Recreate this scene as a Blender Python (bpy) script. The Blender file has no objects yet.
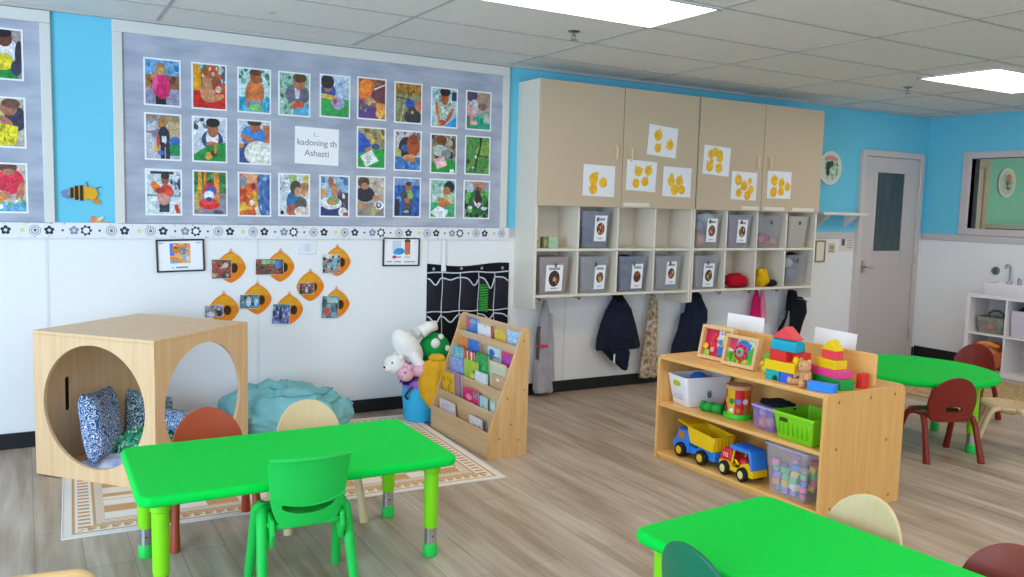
import bpy, bmesh, math, random
from math import pi, sin, cos, radians as R
from mathutils import Vector, Matrix, Euler, noise
COL = bpy.context.scene.collection
D = 5.627      # back wall plane
XR = 8.32      # wall with the window
CE = 2.557     # ceiling height

# ------------------------------------------------------------------ colours and materials
def lin(h):
    h = h.lstrip('#')
    o = []
    for i in (0, 2, 4):
        c = int(h[i:i+2], 16) / 255
        o.append(c / 12.92 if c <= .04045 else ((c + .055) / 1.055) ** 2.4)
    return (o[0], o[1], o[2], 1)

MATS = {}
def mat(name, h, rough=.5, spec=.4, var=.0, scale=8, stretch=None, metal=0, bump=0, alpha=1, coat=0, emit=0, h2=None):
    """principled material; var mixes in a noise-driven second tone, bump adds fine relief"""
    if name in MATS: return MATS[name]
    m = bpy.data.materials.new(name); m.use_nodes = True
    nt = m.node_tree; b = nt.nodes['Principled BSDF']
    c = lin(h)
    b.inputs['Base Color'].default_value = c
    b.inputs['Roughness'].default_value = rough
    b.inputs['Specular IOR Level'].default_value = spec
    b.inputs['Metallic'].default_value = metal
    b.inputs['Coat Weight'].default_value = coat
    b.inputs['Alpha'].default_value = alpha
    if emit:
        b.inputs['Emission Color'].default_value = c
        b.inputs['Emission Strength'].default_value = emit
    if var or bump or h2:
        tc = nt.nodes.new('ShaderNodeTexCoord'); mp = nt.nodes.new('ShaderNodeMapping')
        nt.links.new(tc.outputs['Object'], mp.inputs['Vector'])
        mp.inputs['Scale'].default_value = stretch or (1, 1, 1)
        n = nt.nodes.new('ShaderNodeTexNoise'); n.inputs['Scale'].default_value = scale
        n.inputs['Detail'].default_value = 5
        nt.links.new(mp.outputs['Vector'], n.inputs['Vector'])
        if var or h2:
            mx = nt.nodes.new('ShaderNodeMix'); mx.data_type = 'RGBA'
            mx.inputs[6].default_value = c
            mx.inputs[7].default_value = lin(h2) if h2 else (c[0]*(1-var), c[1]*(1-var), c[2]*(1-var), 1)
            rp = nt.nodes.new('ShaderNodeValToRGB')
            rp.color_ramp.elements[0].position = .35; rp.color_ramp.elements[1].position = .65
            nt.links.new(n.outputs['Fac'], rp.inputs['Fac'])
            nt.links.new(rp.outputs['Color'], mx.inputs[0])
            nt.links.new(mx.outputs[2], b.inputs['Base Color'])
        if bump:
            bp = nt.nodes.new('ShaderNodeBump'); bp.inputs['Strength'].default_value = bump
            bp.inputs['Distance'].default_value = .01
            nt.links.new(n.outputs['Fac'], bp.inputs['Height'])
            nt.links.new(bp.outputs['Normal'], b.inputs['Normal'])
    MATS[name] = m
    return m

def attr_mat(name, rough=.6, spec=.3, bump=0):
    """takes each face's own pigment from the mesh (prints, rug, painted patterns)"""
    if name in MATS: return MATS[name]
    m = bpy.data.materials.new(name); m.use_nodes = True
    nt = m.node_tree; b = nt.nodes['Principled BSDF']
    a = nt.nodes.new('ShaderNodeVertexColor'); a.layer_name = 'Col'
    nt.links.new(a.outputs['Color'], b.inputs['Base Color'])
    b.inputs['Roughness'].default_value = rough; b.inputs['Specular IOR Level'].default_value = spec
    if bump:
        n = nt.nodes.new('ShaderNodeTexNoise'); n.inputs['Scale'].default_value = 160
        bp = nt.nodes.new('ShaderNodeBump'); bp.inputs['Strength'].default_value = bump; bp.inputs['Distance'].default_value = .004
        nt.links.new(n.outputs['Fac'], bp.inputs['Height']); nt.links.new(bp.outputs['Normal'], b.inputs['Normal'])
    MATS[name] = m
    return m

def sheer_mat(name, h, opac=.55, rough=.35):
    """translucent frosted plastic or clear pane: diffuse/gloss over transparency"""
    if name in MATS: return MATS[name]
    m = bpy.data.materials.new(name); m.use_nodes = True
    nt = m.node_tree; nt.nodes.remove(nt.nodes['Principled BSDF'])
    out = nt.nodes['Material Output']
    p = nt.nodes.new('ShaderNodeBsdfPrincipled'); p.inputs['Base Color'].default_value = lin(h); p.inputs['Roughness'].default_value = rough
    t = nt.nodes.new('ShaderNodeBsdfTransparent'); mx = nt.nodes.new('ShaderNodeMixShader'); mx.inputs[0].default_value = opac
    nt.links.new(t.outputs[0], mx.inputs[1]); nt.links.new(p.outputs[0], mx.inputs[2]); nt.links.new(mx.outputs[0], out.inputs[0])
    MATS[name] = m
    return m

def wood(name, h, h2, axis=2, rough=.42, scale=3.0, coat=.15):
    st = [14, 14, 14]; st[axis] = 1.1
    return mat(name, h, rough, .4, scale=scale, stretch=tuple(st), h2=h2, coat=coat)

def floral(name, base, ink, scale=34):
    if name in MATS: return MATS[name]
    m = bpy.data.materials.new(name); m.use_nodes = True
    nt = m.node_tree; b = nt.nodes['Principled BSDF']; b.inputs['Roughness'].default_value = .85
    tc = nt.nodes.new('ShaderNodeTexCoord')
    w = nt.nodes.new('ShaderNodeTexNoise'); w.inputs['Scale'].default_value = 9
    add = nt.nodes.new('ShaderNodeMix'); add.data_type = 'VECTOR'; add.inputs[0].default_value = .12
    nt.links.new(tc.outputs['Object'], w.inputs['Vector']); nt.links.new(tc.outputs['Object'], add.inputs[4]); nt.links.new(w.outputs['Color'], add.inputs[5])
    v = nt.nodes.new('ShaderNodeTexVoronoi'); v.inputs['Scale'].default_value = scale
    nt.links.new(add.outputs[1], v.inputs['Vector'])
    mu = nt.nodes.new('ShaderNodeMath'); mu.operation = 'MULTIPLY'; mu.inputs[1].default_value = 17
    sn = nt.nodes.new('ShaderNodeMath'); sn.operation = 'SINE'
    nt.links.new(v.outputs['Distance'], mu.inputs[0]); nt.links.new(mu.outputs[0], sn.inputs[0])
    rp = nt.nodes.new('ShaderNodeValToRGB')
    e = rp.color_ramp.elements; e[0].position = .35; e[1].position = .55
    e[0].color = lin(ink); e[1].color = lin(base)
    nt.links.new(sn.outputs[0], rp.inputs['Fac']); nt.links.new(rp.outputs['Color'], b.inputs['Base Color'])
    MATS[name] = m
    return m

# ------------------------------------------------------------------ mesh builder
def rrect(w, h, r, n=6, cx=0, cy=0):
    p = []
    for (sx, sy, a0) in ((1, -1, -90), (1, 1, 0), (-1, 1, 90), (-1, -1, 180)):
        for i in range(n + 1):
            a = R(a0 + 90 * i / n)
            p.append((cx + sx * (w/2 - r) + r * cos(a), cy + sy * (h/2 - r) + r * sin(a)))
    return p

class MB:
    def __init__(s):
        s.v, s.f, s.mi, s.c = [], [], [], []
        s.M = Matrix(); s.k = 0; s.col = None
    def add(s, vs, fs):
        o = len(s.v)
        s.v += [s.M @ Vector(v) for v in vs]
        for f in fs:
            s.f.append([i + o for i in f]); s.mi.append(s.k); s.c.append(s.col)
        return s
    def box(s, x0, y0, z0, x1, y1, z1):
        return s.add([(x0,y0,z0),(x1,y0,z0),(x1,y1,z0),(x0,y1,z0),(x0,y0,z1),(x1,y0,z1),(x1,y1,z1),(x0,y1,z1)],
                     [(0,3,2,1),(4,5,6,7),(0,1,5,4),(1,2,6,5),(2,3,7,6),(3,0,4,7)])
    def prism(s, pts, a, b, axis='z'):
        n = len(pts)
        def P(p, q): return {'z': (p[0], p[1], q), 'y': (p[0], q, p[1]), 'x': (q, p[0], p[1])}[axis]
        return s.add([P(p, a) for p in pts] + [P(p, b) for p in pts],
                     [tuple(range(n))[::-1], tuple(range(n, 2*n))] + [(i, (i+1) % n, n + (i+1) % n, n + i) for i in range(n)])
    def loft(s, rings, cap=True, closed=True):
        n = len(rings[0]); vs = [p for r in rings for p in r]; fs = []
        for j in range(len(rings) - 1):
            for i in range(n if closed else n - 1):
                fs.append((j*n + i, j*n + (i+1) % n, (j+1)*n + (i+1) % n, (j+1)*n + i))
        if cap and closed:
            fs.append(tuple(range(n))[::-1]); fs.append(tuple(range((len(rings)-1)*n, len(rings)*n)))
        return s.add(vs, fs)
    def tube(s, pts, rad, n=10, flat=1):
        pts = [Vector(p) for p in pts]
        if not hasattr(rad, '__len__'): rad = [rad] * len(pts)
        rings = []; up = None
        for i, p in enumerate(pts):
            d = (pts[min(i+1, len(pts)-1)] - pts[max(i-1, 0)]).normalized()
            if up is None:
                up = Vector((0, 0, 1)) if abs(d.z) < .9 else Vector((0, 1, 0))
            x = d.cross(up).normalized(); y = x.cross(d).normalized(); up = y
            rings.append([p + (x * cos(2*pi*k/n) + y * sin(2*pi*k/n) * flat) * rad[i] for k in range(n)])
        return s.loft(rings)
    def lathe(s, prof, c=(0,0,0), n=28, axis='z'):
        rings = []
        for (r, h) in prof:
            ring = []
            for k in range(n):
                a = 2*pi*k/n
                q = {'z': (r*cos(a), r*sin(a), h), 'y': (r*cos(a), h, r*sin(a)), 'x': (h, r*cos(a), r*sin(a))}[axis]
                ring.append((c[0]+q[0], c[1]+q[1], c[2]+q[2]))
            rings.append(ring)
        return s.loft(rings)
    def ell(s, c, r, nu=20, nv=12, fn=None):
        rings = []
        for j in range(nv + 1):
            t = pi * (j + .02) / (nv + .04); ring = []
            for i in range(nu):
                a = 2*pi*i/nu
                d = Vector((sin(t)*cos(a), sin(t)*sin(a), -cos(t)))
                q = fn(d) if fn else 1
                ring.append((c[0] + d.x*r[0]*q, c[1] + d.y*r[1]*q, c[2] + d.z*r[2]*q))
            rings.append(ring)
        return s.loft(rings)
    def holed(s, outer, inner, f, t, K=3):
        """slab between two outlines of equal count; f(u,w,side) -> point, side 0 front, 1 back"""
        n = len(outer); rings = []
        for k in range(K + 1):
            q = k / K
            rings.append([(o[0]*(1-q) + i[0]*q, o[1]*(1-q) + i[1]*q) for o, i in zip(outer, inner)])
        fr = [[f(p[0], p[1], 0) for p in r] for r in rings]
        bk = [[f(p[0], p[1], t) for p in r] for r in rings]
        allr = fr + bk[::-1] + [fr[0]]
        return s.loft(allr, cap=False)
    def sheet(s, f, nu, nv, t=None):
        """grid surface f(u,v) with u,v in 0..1; t: offset vector function for a back side"""
        A = [[Vector(f(i/nu, j/nv)) for i in range(nu+1)] for j in range(nv+1)]
        vs = [p for r in A for p in r]; W = nu + 1
        fs = [(j*W+i, j*W+i+1, (j+1)*W+i+1, (j+1)*W+i) for j in range(nv) for i in range(nu)]
        if t is not None:
            o = len(vs); vs += [p + Vector(t) for p in vs]
            fs += [tuple(q + o for q in fc[::-1]) for fc in fs]
            edge = [(i, i+1) for i in range(nu)] + [(nv*W+i+1, nv*W+i) for i in range(nu)] + [((j+1)*W, j*W) for j in range(nv)] + [(j*W+nu, (j+1)*W+nu) for j in range(nv)]
            fs += [(a, a+o, b+o, b) for a, b in edge]
        return s.add(vs, fs)
    def poly(s, pts, y):
        """flat polygon facing -y, used for printed shapes"""
        return s.add([(p[0], y, p[1]) for p in pts], [tuple(range(len(pts)))])
    def build(s, name, m, parent=None, bevel=0, smooth=True, ang=38, sub=0, seg=2):
        me = bpy.data.meshes.new(name)
        me.from_pydata([tuple(v) for v in s.v], [], s.f)
        ms = m if isinstance(m, (list, tuple)) else [m]
        for q in ms: me.materials.append(q)
        for p, k in zip(me.polygons, s.mi): p.material_index = min(k, len(ms)-1)
        if any(c is not None for c in s.c):
            at = me.color_attributes.new('Col', 'FLOAT_COLOR', 'CORNER')
            for p, c in zip(me.polygons, s.c):
                for li in p.loop_indices: at.data[li].color = c or (1, 1, 1, 1)
        else:
            bm = bmesh.new(); bm.from_mesh(me)
            bmesh.ops.remove_doubles(bm, verts=bm.verts, dist=1e-6)
            bmesh.ops.recalc_face_normals(bm, faces=bm.faces); bm.to_mesh(me); bm.free()
        if smooth:
            me.shade_smooth(); me.set_sharp_from_angle(angle=R(ang))
        o = bpy.data.objects.new(name, me); COL.objects.link(o)
        if parent: o.parent = parent
        if bevel:
            b = o.modifiers.new('soft', 'BEVEL'); b.width = bevel; b.segments = seg; b.limit_method = 'ANGLE'; b.angle_limit = R(40)
            b.harden_normals = False
        if sub:
            q = o.modifiers.new('sub', 'SUBSURF'); q.levels = sub; q.render_levels = sub
        return o

def tag(o, label, cat, group=None, loc=None, rz=None):
    o['label'] = label; o['category'] = cat; o['kind'] = 'thing'
    if group: o['group'] = group
    if loc is not None: o.location = loc
    if rz is not None: o.rotation_euler = (0, 0, rz)
    return o
def thing(name, label, cat, loc=(0,0,0), rz=0, group=None, rot=None):
    o = bpy.data.objects.new(name, None); COL.objects.link(o)
    o.empty_display_size = .05
    o.location = loc; o.rotation_euler = rot or (0, 0, rz)
    return tag(o, label, cat, group)
def struct(o): o['kind'] = 'structure'; return o

def text_into(mb, txt, size, x, z, y, color=None, bold=0):
    """lettering as flat outlines facing -y, centred on (x, z)"""
    cu = bpy.data.curves.new('lettering', 'FONT'); cu.body = txt; cu.size = size; cu.align_x = 'CENTER'; cu.align_y = 'CENTER'; cu.offset = bold
    cu.resolution_u = 3
    ob = bpy.data.objects.new('lettering', cu); COL.objects.link(ob)
    bpy.context.view_layer.update()
    me = bpy.data.meshes.new_from_object(ob.evaluated_get(bpy.context.evaluated_depsgraph_get()))
    mb.col = color
    mb.add([(x + v.co.x, y, z + v.co.y) for v in me.vertices], [tuple(p.vertices) for p in me.polygons])
    bpy.data.objects.remove(ob); bpy.data.curves.remove(cu); bpy.data.meshes.remove(me)

def sq_ring(n, w, h):
    """n points on a w x h rectangle by angle, corners kept (n a multiple of 8)"""
    out = []
    for i in range(n):
        t = i / n * 4
        k = int(t); q = t - k
        a = [(1,-1),(1,1),(-1,1),(-1,-1)]
        p, r = a[k], a[(k+1) % 4]
        out.append(((p[0]*(1-q) + r[0]*q) * w/2, (p[1]*(1-q) + r[1]*q) * h/2))
    return out
def resample(poly, n, start=0):
    """n points evenly along a closed outline"""
    L = [0]
    for i in range(len(poly)):
        a, b = poly[i], poly[(i+1) % len(poly)]
        L.append(L[-1] + math.hypot(a[0]-b[0], a[1]-b[1]))
    out = []
    for i in range(n):
        t = (i / n * L[-1] + start * L[-1]) % L[-1]
        k = max(j for j in range(len(poly)) if L[j] <= t + 1e-12)
        q = (t - L[k]) / max(L[k+1] - L[k], 1e-9)
        a, b = poly[k], poly[(k+1) % len(poly)]
        out.append((a[0]*(1-q) + b[0]*q, a[1]*(1-q) + b[1]*q))
    return out
def by_angle(outer, c, n):
    """points of a convex-ish outline hit by rays from c at n even angles"""
    out = []
    for i in range(n):
        a = 2*pi*i/n - pi; dx, dy = cos(a), sin(a); best = None
        for j in range(len(outer)):
            p, q = outer[j], outer[(j+1) % len(outer)]
            ex, ey = q[0]-p[0], q[1]-p[1]
            den = dx*ey - dy*ex
            if abs(den) < 1e-12: continue
            t = ((p[0]-c[0])*ey - (p[1]-c[1])*ex) / den
            u = ((p[0]-c[0])*dy - (p[1]-c[1])*dx) / den
            if t > 0 and -1e-9 <= u <= 1+1e-9 and (best is None or t > best): best = t
        out.append((c[0] + dx*(best or 0), c[1] + dy*(best or 0)))
    return out

PRINT = attr_mat('photo_print', .35, .35)
def speckled():
    """photo paper: the printed shapes broken up by fine tonal grain, as in a snapshot"""
    m = attr_mat('snapshot_print', .35, .35); nt = m.node_tree; b = nt.nodes['Principled BSDF']
    a = [n for n in nt.nodes if n.type == 'VERTEX_COLOR'][0]
    tc = nt.nodes.new('ShaderNodeTexCoord'); oi = nt.nodes.new('ShaderNodeObjectInfo')
    va = nt.nodes.new('ShaderNodeVectorMath'); va.operation = 'ADD'
    nt.links.new(tc.outputs['Object'], va.inputs[0]); nt.links.new(oi.outputs['Location'], va.inputs[1])
    col = a.outputs['Color']
    for sc_, lo, hi in ((26, .72, 1.28), (80, .70, 1.32)):
        n = nt.nodes.new('ShaderNodeTexNoise'); n.inputs['Scale'].default_value = sc_; n.inputs['Detail'].default_value = 3
        nt.links.new(va.outputs[0], n.inputs['Vector'])
        mr = nt.nodes.new('ShaderNodeMapRange'); mr.inputs[1].default_value = .3; mr.inputs[2].default_value = .7; mr.inputs[3].default_value = lo; mr.inputs[4].default_value = hi
        nt.links.new(n.outputs['Fac'], mr.inputs[0])
        mx = nt.nodes.new('ShaderNodeVectorMath'); mx.operation = 'SCALE'
        nt.links.new(col, mx.inputs[0]); nt.links.new(mr.outputs[0], mx.inputs['Scale']); col = mx.outputs[0]
    nt.links.new(col, b.inputs['Base Color'])
    return m
SNAP = speckled()
PAPER = mat('white_paper', '#f3f3f5', .7, .3)
def art(mb, spec, w, h, y0=0, step=6e-5, seed=1):
    """layered printed shapes on a w x h sheet centred at the origin, facing -y"""
    rnd = random.Random(seed); y = [y0]
    def put(pts, hx):
        mb.col = lin(hx)
        q = [((min(max(u, 0), 1) - .5) * w, (.5 - min(max(v, 0), 1)) * h) for u, v in pts]
        mb.poly(q[::-1] if False else q, y[0]); y[0] -= step
    def el(cx, cy, rx, ry, hx, rot=0, n=18):
        put([(cx + rx*cos(t)*cos(rot) - ry*sin(t)*sin(rot), cy + (rx*cos(t)*sin(rot) + ry*sin(t)*cos(rot))) for t in [2*pi*i/n for i in range(n)]], hx)
    for s in spec:
        if s[0] == 'r': put([(s[1], s[2]), (s[3], s[2]), (s[3], s[4]), (s[1], s[4])], s[5])
        elif s[0] == 'e': el(*s[1:])
        elif s[0] == 'p': put(s[1], s[2])
        elif s[0] == 'n':
            _, x0, z0, x1, z1, cnt, sz, cols = s
            for i in range(cnt):
                el(rnd.uniform(x0, x1), rnd.uniform(z0, z1), sz*rnd.uniform(.5, 1.3), sz*rnd.uniform(.4, 1.1), rnd.choice(cols), rnd.uniform(0, 3), 7)
    return y[0]
# ------------------------------------------------------------------ camera
def make_camera():
    yaw, pit, rol, f = .525754, .0983598, .02704, 841.53
    cy, sy, cp, sp, cr, sr = cos(yaw), sin(yaw), cos(pit), sin(pit), cos(rol), sin(rol)
    Rr = Matrix(((cr, -sr, 0), (sr, cr, 0), (0, 0, 1))); Pp = Matrix(((1, 0, 0), (0, cp, -sp), (0, sp, cp)))
    W = Matrix(((cy, -sy, 0), (0, 0, -1), (sy, cy, 0)))
    M = Rr @ Pp @ W
    cam = bpy.data.cameras.new('camera'); cam.sensor_width = 36; cam.lens = f / 1024 * 36; cam.clip_start = .05
    o = bpy.data.objects.new('camera', cam); COL.objects.link(o)
    m = Matrix((M[0], -M[1], -M[2])).transposed().to_4x4(); m.translation = (0, 0, 1.5)
    o.matrix_world = m
    bpy.context.scene.camera = o
make_camera()

# ------------------------------------------------------------------ setting
BLUE = mat('blue_wall_paint', '#70cce6', .55, .3, var=.03, scale=2)
WHITE = mat('white_wall_panel', '#eeeeee', .5, .35, var=.02, scale=2)
TRIM = mat('grey_trim_paint', '#c8c2c2', .5, .35)
BASE = mat('black_rubber_base', '#17181b', .5, .4)
CEIL = mat('ceiling_tile', '#eceae7', .9, .1, var=.04, scale=30, bump=.15)
TBAR = mat('ceiling_grid', '#bcb9b5', .6, .3)

def plank_floor():
    m = bpy.data.materials.new('vinyl_plank'); m.use_nodes = True
    nt = m.node_tree; b = nt.nodes['Principled BSDF']
    tc = nt.nodes.new('ShaderNodeTexCoord'); mp = nt.nodes.new('ShaderNodeMapping')
    mp.inputs['Rotation'].default_value = (0, 0, R(90))
    nt.links.new(tc.outputs['Object'], mp.inputs['Vector'])
    br = nt.nodes.new('ShaderNodeTexBrick')
    br.inputs['Scale'].default_value = 1; br.inputs['Brick Width'].default_value = 1.22; br.inputs['Row Height'].default_value = .18
    br.inputs['Mortar Size'].default_value = .0016; br.inputs['Mortar'].default_value = lin('#9c9082')
    br.inputs['Color1'].default_value = lin('#d2c3b2'); br.inputs['Color2'].default_value = lin('#c8b8a6'); br.offset = .37
    nt.links.new(mp.outputs['Vector'], br.inputs['Vector'])
    g = nt.nodes.new('ShaderNodeMapping'); g.inputs['Scale'].default_value = (26, 1.4, 1)
    nt.links.new(tc.outputs['Object'], g.inputs['Vector'])
    n = nt.nodes.new('ShaderNodeTexNoise'); n.inputs['Scale'].default_value = 1.0; n.inputs['Detail'].default_value = 7; n.inputs['Distortion'].default_value = .7
    nt.links.new(g.outputs['Vector'], n.inputs['Vector'])
    g2 = nt.nodes.new('ShaderNodeMapping'); g2.inputs['Scale'].default_value = (7, 1.1, 1)
    nt.links.new(tc.outputs['Object'], g2.inputs['Vector'])
    n2 = nt.nodes.new('ShaderNodeTexNoise'); n2.inputs['Scale'].default_value = 1; n2.inputs['Detail'].default_value = 3
    nt.links.new(g2.outputs['Vector'], n2.inputs['Vector'])
    rp = nt.nodes.new('ShaderNodeValToRGB'); rp.color_ramp.elements[0].position = .3; rp.color_ramp.elements[1].position = .72
    rp.color_ramp.elements[0].color = lin('#dcd4cc'); rp.color_ramp.elements[1].color = (1, 1, 1, 1)
    nt.links.new(n.outputs['Fac'], rp.inputs['Fac'])
    rp2 = nt.nodes.new('ShaderNodeValToRGB'); rp2.color_ramp.elements[0].position = .33; rp2.color_ramp.elements[1].position = .6
    rp2.color_ramp.elements[0].color = lin('#d8cdc2'); rp2.color_ramp.elements[1].color = (1, 1, 1, 1)
    nt.links.new(n2.outputs['Fac'], rp2.inputs['Fac'])
    m1 = nt.nodes.new('ShaderNodeMix'); m1.data_type = 'RGBA'; m1.blend_type = 'MULTIPLY'; m1.inputs[0].default_value = 1
    m2 = nt.nodes.new('ShaderNodeMix'); m2.data_type = 'RGBA'; m2.blend_type = 'MULTIPLY'; m2.inputs[0].default_value = 1
    nt.links.new(br.outputs['Color'], m1.inputs[6]); nt.links.new(rp.outputs['Color'], m1.inputs[7])
    nt.links.new(m1.outputs[2], m2.inputs[6]); nt.links.new(rp2.outputs['Color'], m2.inputs[7])
    nt.links.new(m2.outputs[2], b.inputs['Base Color'])
    b.inputs['Roughness'].default_value = .4; b.inputs['Specular IOR Level'].default_value = .45
    return m
XL, YF = -3.2, -3.2
q = MB(); q.box(XL, YF, -.06, 12.2, D + .15, 0); struct(q.build('floor', plank_floor(), smooth=False))

q = MB(); q.k = 0; q.box(XL, D, 1.26, XR, D + .15, CE); q.k = 1; q.box(XL, D, 0, XR, D + .15, 1.26)
wb = struct(q.build('wall_back', [BLUE, WHITE], smooth=False))
q = MB()
for k in range(-3, 7):
    x = .105 + 1.22 * k
    q.box(x - .008, D - .003, .09, x + .008, D + .004, 1.24)
q.build('seam_strip', mat('seam_strip', '#e2e3e8', .5), wb, smooth=False)

# wall with the window
WY0, WY1, WZ0, WZ1 = 3.7, 5.13, 1.39, 2.10
q = MB(); T = XR + .14
q.k = 0
q.box(XR, YF, 1.26, T, WY0, CE); q.box(XR, WY1, 1.26, T, D + .15, CE); q.box(XR, WY0, WZ1, T, WY1, CE); q.box(XR, WY0, 1.26, T, WY1, WZ0)
q.k = 1; q.box(XR, YF, 0, T, D + .15, 1.26)
struct(q.build('wall_right', [BLUE, WHITE], smooth=False))
# ceiling with its grid
q = MB(); q.box(XL, YF, CE, XR, D + .15, CE + .08)
ce = struct(q.build('ceiling', CEIL, smooth=False))
q = MB()
for k in range(-12, 4):
    y = 3.97 + .61 * k
    q.M = Matrix.Translation((2.57, y, 0)) @ Matrix.Rotation(R(.8), 4, 'Z')
    if y < D - .12: q.box(-5.6, -.011, CE - .004, 5.72, .011, CE + .01)
q.M = Matrix()
for k in range(-5, 5):
    x = 3.185 + 1.23 * k
    q.box(x - .011, YF, CE - .0045, x + .011, D, CE + .01)
struct(q.build('ceiling_grid', TBAR, ce, smooth=False))
q = MB(); q.box(XL, D - .025, CE - .022, XR, D, CE); q.box(XR - .025, YF, CE - .022, XR, D - .025, CE)
struct(q.build('trim_3', TBAR, smooth=False))
# dado trims, baseboards
q = MB(); q.box(XL, D - .012, 1.258, 7.235, D, 1.325); q.box(8.225, D - .012, 1.258, XR - .012, D, 1.325)
struct(q.build('trim_1', TRIM, bevel=.003))
q = MB(); q.box(XR - .012, YF, 1.258, XR, D - .012, 1.325)
struct(q.build('trim_2', TRIM, bevel=.003))
q = MB(); q.box(XL, D - .012, 0, 7.235, D, .094); q.box(8.225, D - .012, 0, XR - .012, D, .094)
struct(q.build('baseboard_back', BASE, bevel=.004))
q = MB(); q.box(XR - .012, YF, 0, XR, D - .012, .11)
struct(q.build('baseboard_right', BASE, bevel=.004))

# door in the back wall
FR = mat('door_paint', '#c9bfbb', .45, .4); FRD = mat('door_frame_paint', '#cfc4bf', .45, .4)
t = bpy.data.objects.new('door_1', None); COL.objects.link(t); t.location = (7.73, D, 0); struct(t)
q = MB()
q.box(-.495, -.045, 0, -.432, .0, 2.15); q.box(.432, -.045, 0, .495, .0, 2.15); q.box(-.432, -.045, 2.09, .432, 0, 2.15)
q.build('door_frame', FRD, t, bevel=.004)
q = MB()
q.box(-.427, -.024, .012, -.256, .0, 2.085); q.box(.228, -.024, .012, .427, 0, 2.085)
q.box(-.256, -.024, .012, .228, 0, 1.115); q.box(-.256, -.024, 1.955, .228, 0, 2.085)
q.build('door_leaf', FR, t, bevel=.002)
q = MB(); w0, w1, z0, z1 = -.256, .228, 1.115, 1.955
for a in ((w0, z0, w1, z0+.022), (w0, z1-.022, w1, z1), (w0, z0, w0+.022, z1), (w1-.022, z0, w1, z1)): q.box(a[0], -.032, a[1], a[2], -.014, a[3])
q.build('glazing_bead', FRD, t, bevel=.002)
q = MB(); q.box(w0 + .005, -.014, z0 + .005, w1 - .005, -.010, z1 - .005)
q.build('glass', sheer_mat('door_glass', '#5a6a70', .3, .08), t, smooth=False)
q = MB()
q.sheet(lambda u, v: (w0 + .01 + u*(w1-w0-.02), -.004 + .0025*sin(u*40), z0 + .01 + v*(z1-z0-.02)), 60, 2)
q.build('curtain', mat('grey_curtain', '#707c80', .9, .1, scale=5, stretch=(6, 1, .3), h2='#3c4a50'), t)
q = MB(); q.M = Matrix.Translation((-.06, 0, 0)); q.box(-.332, -.032, .915, -.292, -.024, 1.04)
q.tube([(-.312, -.03, .975), (-.312, -.075, .975)], .011); q.tube([(-.318, -.075, .975), (-.26, -.08, .973), (-.2, -.078, .97)], [.011, .01, .009])
q.build('door_handle', mat('brushed_metal', '#b9b4ac', .3, .5, metal=1), t)
for z in (.25, 1.05, 1.85):
    q = MB(); q.tube([(.43, -.05, z-.05), (.43, -.05, z+.05)], .008); q.build('hinge', MATS['brushed_metal'], t)

# window in the other wall
t = bpy.data.objects.new('window_1', None); COL.objects.link(t); struct(t)
q = MB(); yo0, yo1, zo0, zo1 = WY0 - .085, WY1 + .085, WZ0 - .062, WZ1 + .06
for (a, b, c, d) in ((yo0, zo0, yo1, WZ0), (yo0, WZ1, yo1, zo1), (yo0, WZ0, WY0, WZ1), (WY1, WZ0, yo1, WZ1)):
    q.box(XR - .02, a, b, XR + .155, c, d)
q.build('window_frame', mat('window_frame_paint', '#cdbfbf', .5, .35), t, bevel=.004)
q = MB(); q.box(XR + .06, WY0, WZ0, XR + .066, WY1, WZ1)
q.build('pane', sheer_mat('window_glass', '#d9e8e2', .07, .02), t, smooth=False)

# neighbouring room seen through the pane
GREEN = mat('green_wall_paint', '#7fc8a4', .6, .3, var=.04, scale=2)
q = MB(); q.box(XR + .14, D, 0, 12.2, D + .15, CE); struct(q.build('wall_far', GREEN, smooth=False))
q = MB(); q.box(12.2, 1.5, 0, 12.35, D + .15, CE); struct(q.build('wall_end', GREEN, smooth=False))
q = MB(); q.box(XR + .14, 1.5, CE, 12.35, D + .15, CE + .08); struct(q.build('ceiling_far', CEIL, smooth=False))
t = bpy.data.objects.new('door_2', None); COL.objects.link(t); t.location = (9.02, D, 0); struct(t)
q = MB(); q.box(-.42, -.05, 0, -.34, 0, 2.14); q.box(.3, -.05, 0, .38, 0, 2.14); q.box(-.34, -.05, 2.06, .3, 0, 2.14)
q.build('door_frame', mat('tan_door_frame', '#c2a878', .5), t, bevel=.004)
q = MB(); q.box(-.335, -.03, .01, .295, 0, 2.055); q.build('door_leaf', mat('tan_door', '#cbb183', .5), t, bevel=.003)
q = MB(); q.box(-.215, -.036, .95, -.09, -.028, 1.80); q.build('glass', mat('dark_door_glass', '#3f625a', .15, .5), t, bevel=.002)
q = MB(); q.box(-.235, -.04, .93, -.215, -.028, 1.82); q.build('glazing_bead', PAPER, t)

# ------------------------------------------------------------------ lights
LAMP = mat('light_diffuser', '#fff0de', .6, .2, emit=5.2)
def ceiling_light(x0, y0, x1, y1, label):
    t = thing('ceiling_light', label, 'light', ((x0+x1)/2, (y0+y1)/2, CE), group=None)
    w, h = x1 - x0, y1 - y0
    q = MB()
    for (a, b, c, d) in ((-w/2-.012, -h/2-.012, w/2+.012, -h/2+.012), (-w/2-.012, h/2-.012, w/2+.012, h/2+.012), (-w/2-.012, -h/2, -w/2+.012, h/2), (w/2-.012, -h/2, w/2+.012, h/2)):
        q.box(a, b, -.012, c, d, .004)
    q.build('frame', mat('light_frame', '#d6d4d0', .5), t, smooth=False)
    q = MB(); q.box(-w/2 + .012, -h/2 + .012, -.006, w/2 - .012, h/2 - .012, .002)
    q.build('diffuser', LAMP, t, smooth=False)
ceiling_light(1.955, 3.385, 3.175, 3.955, 'lit flat panel light in the ceiling, cut by the top edge of the view')
ceiling_light(5.95, 3.53, 7.19, 4.15, 'lit flat panel light in the ceiling near the window wall')
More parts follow.
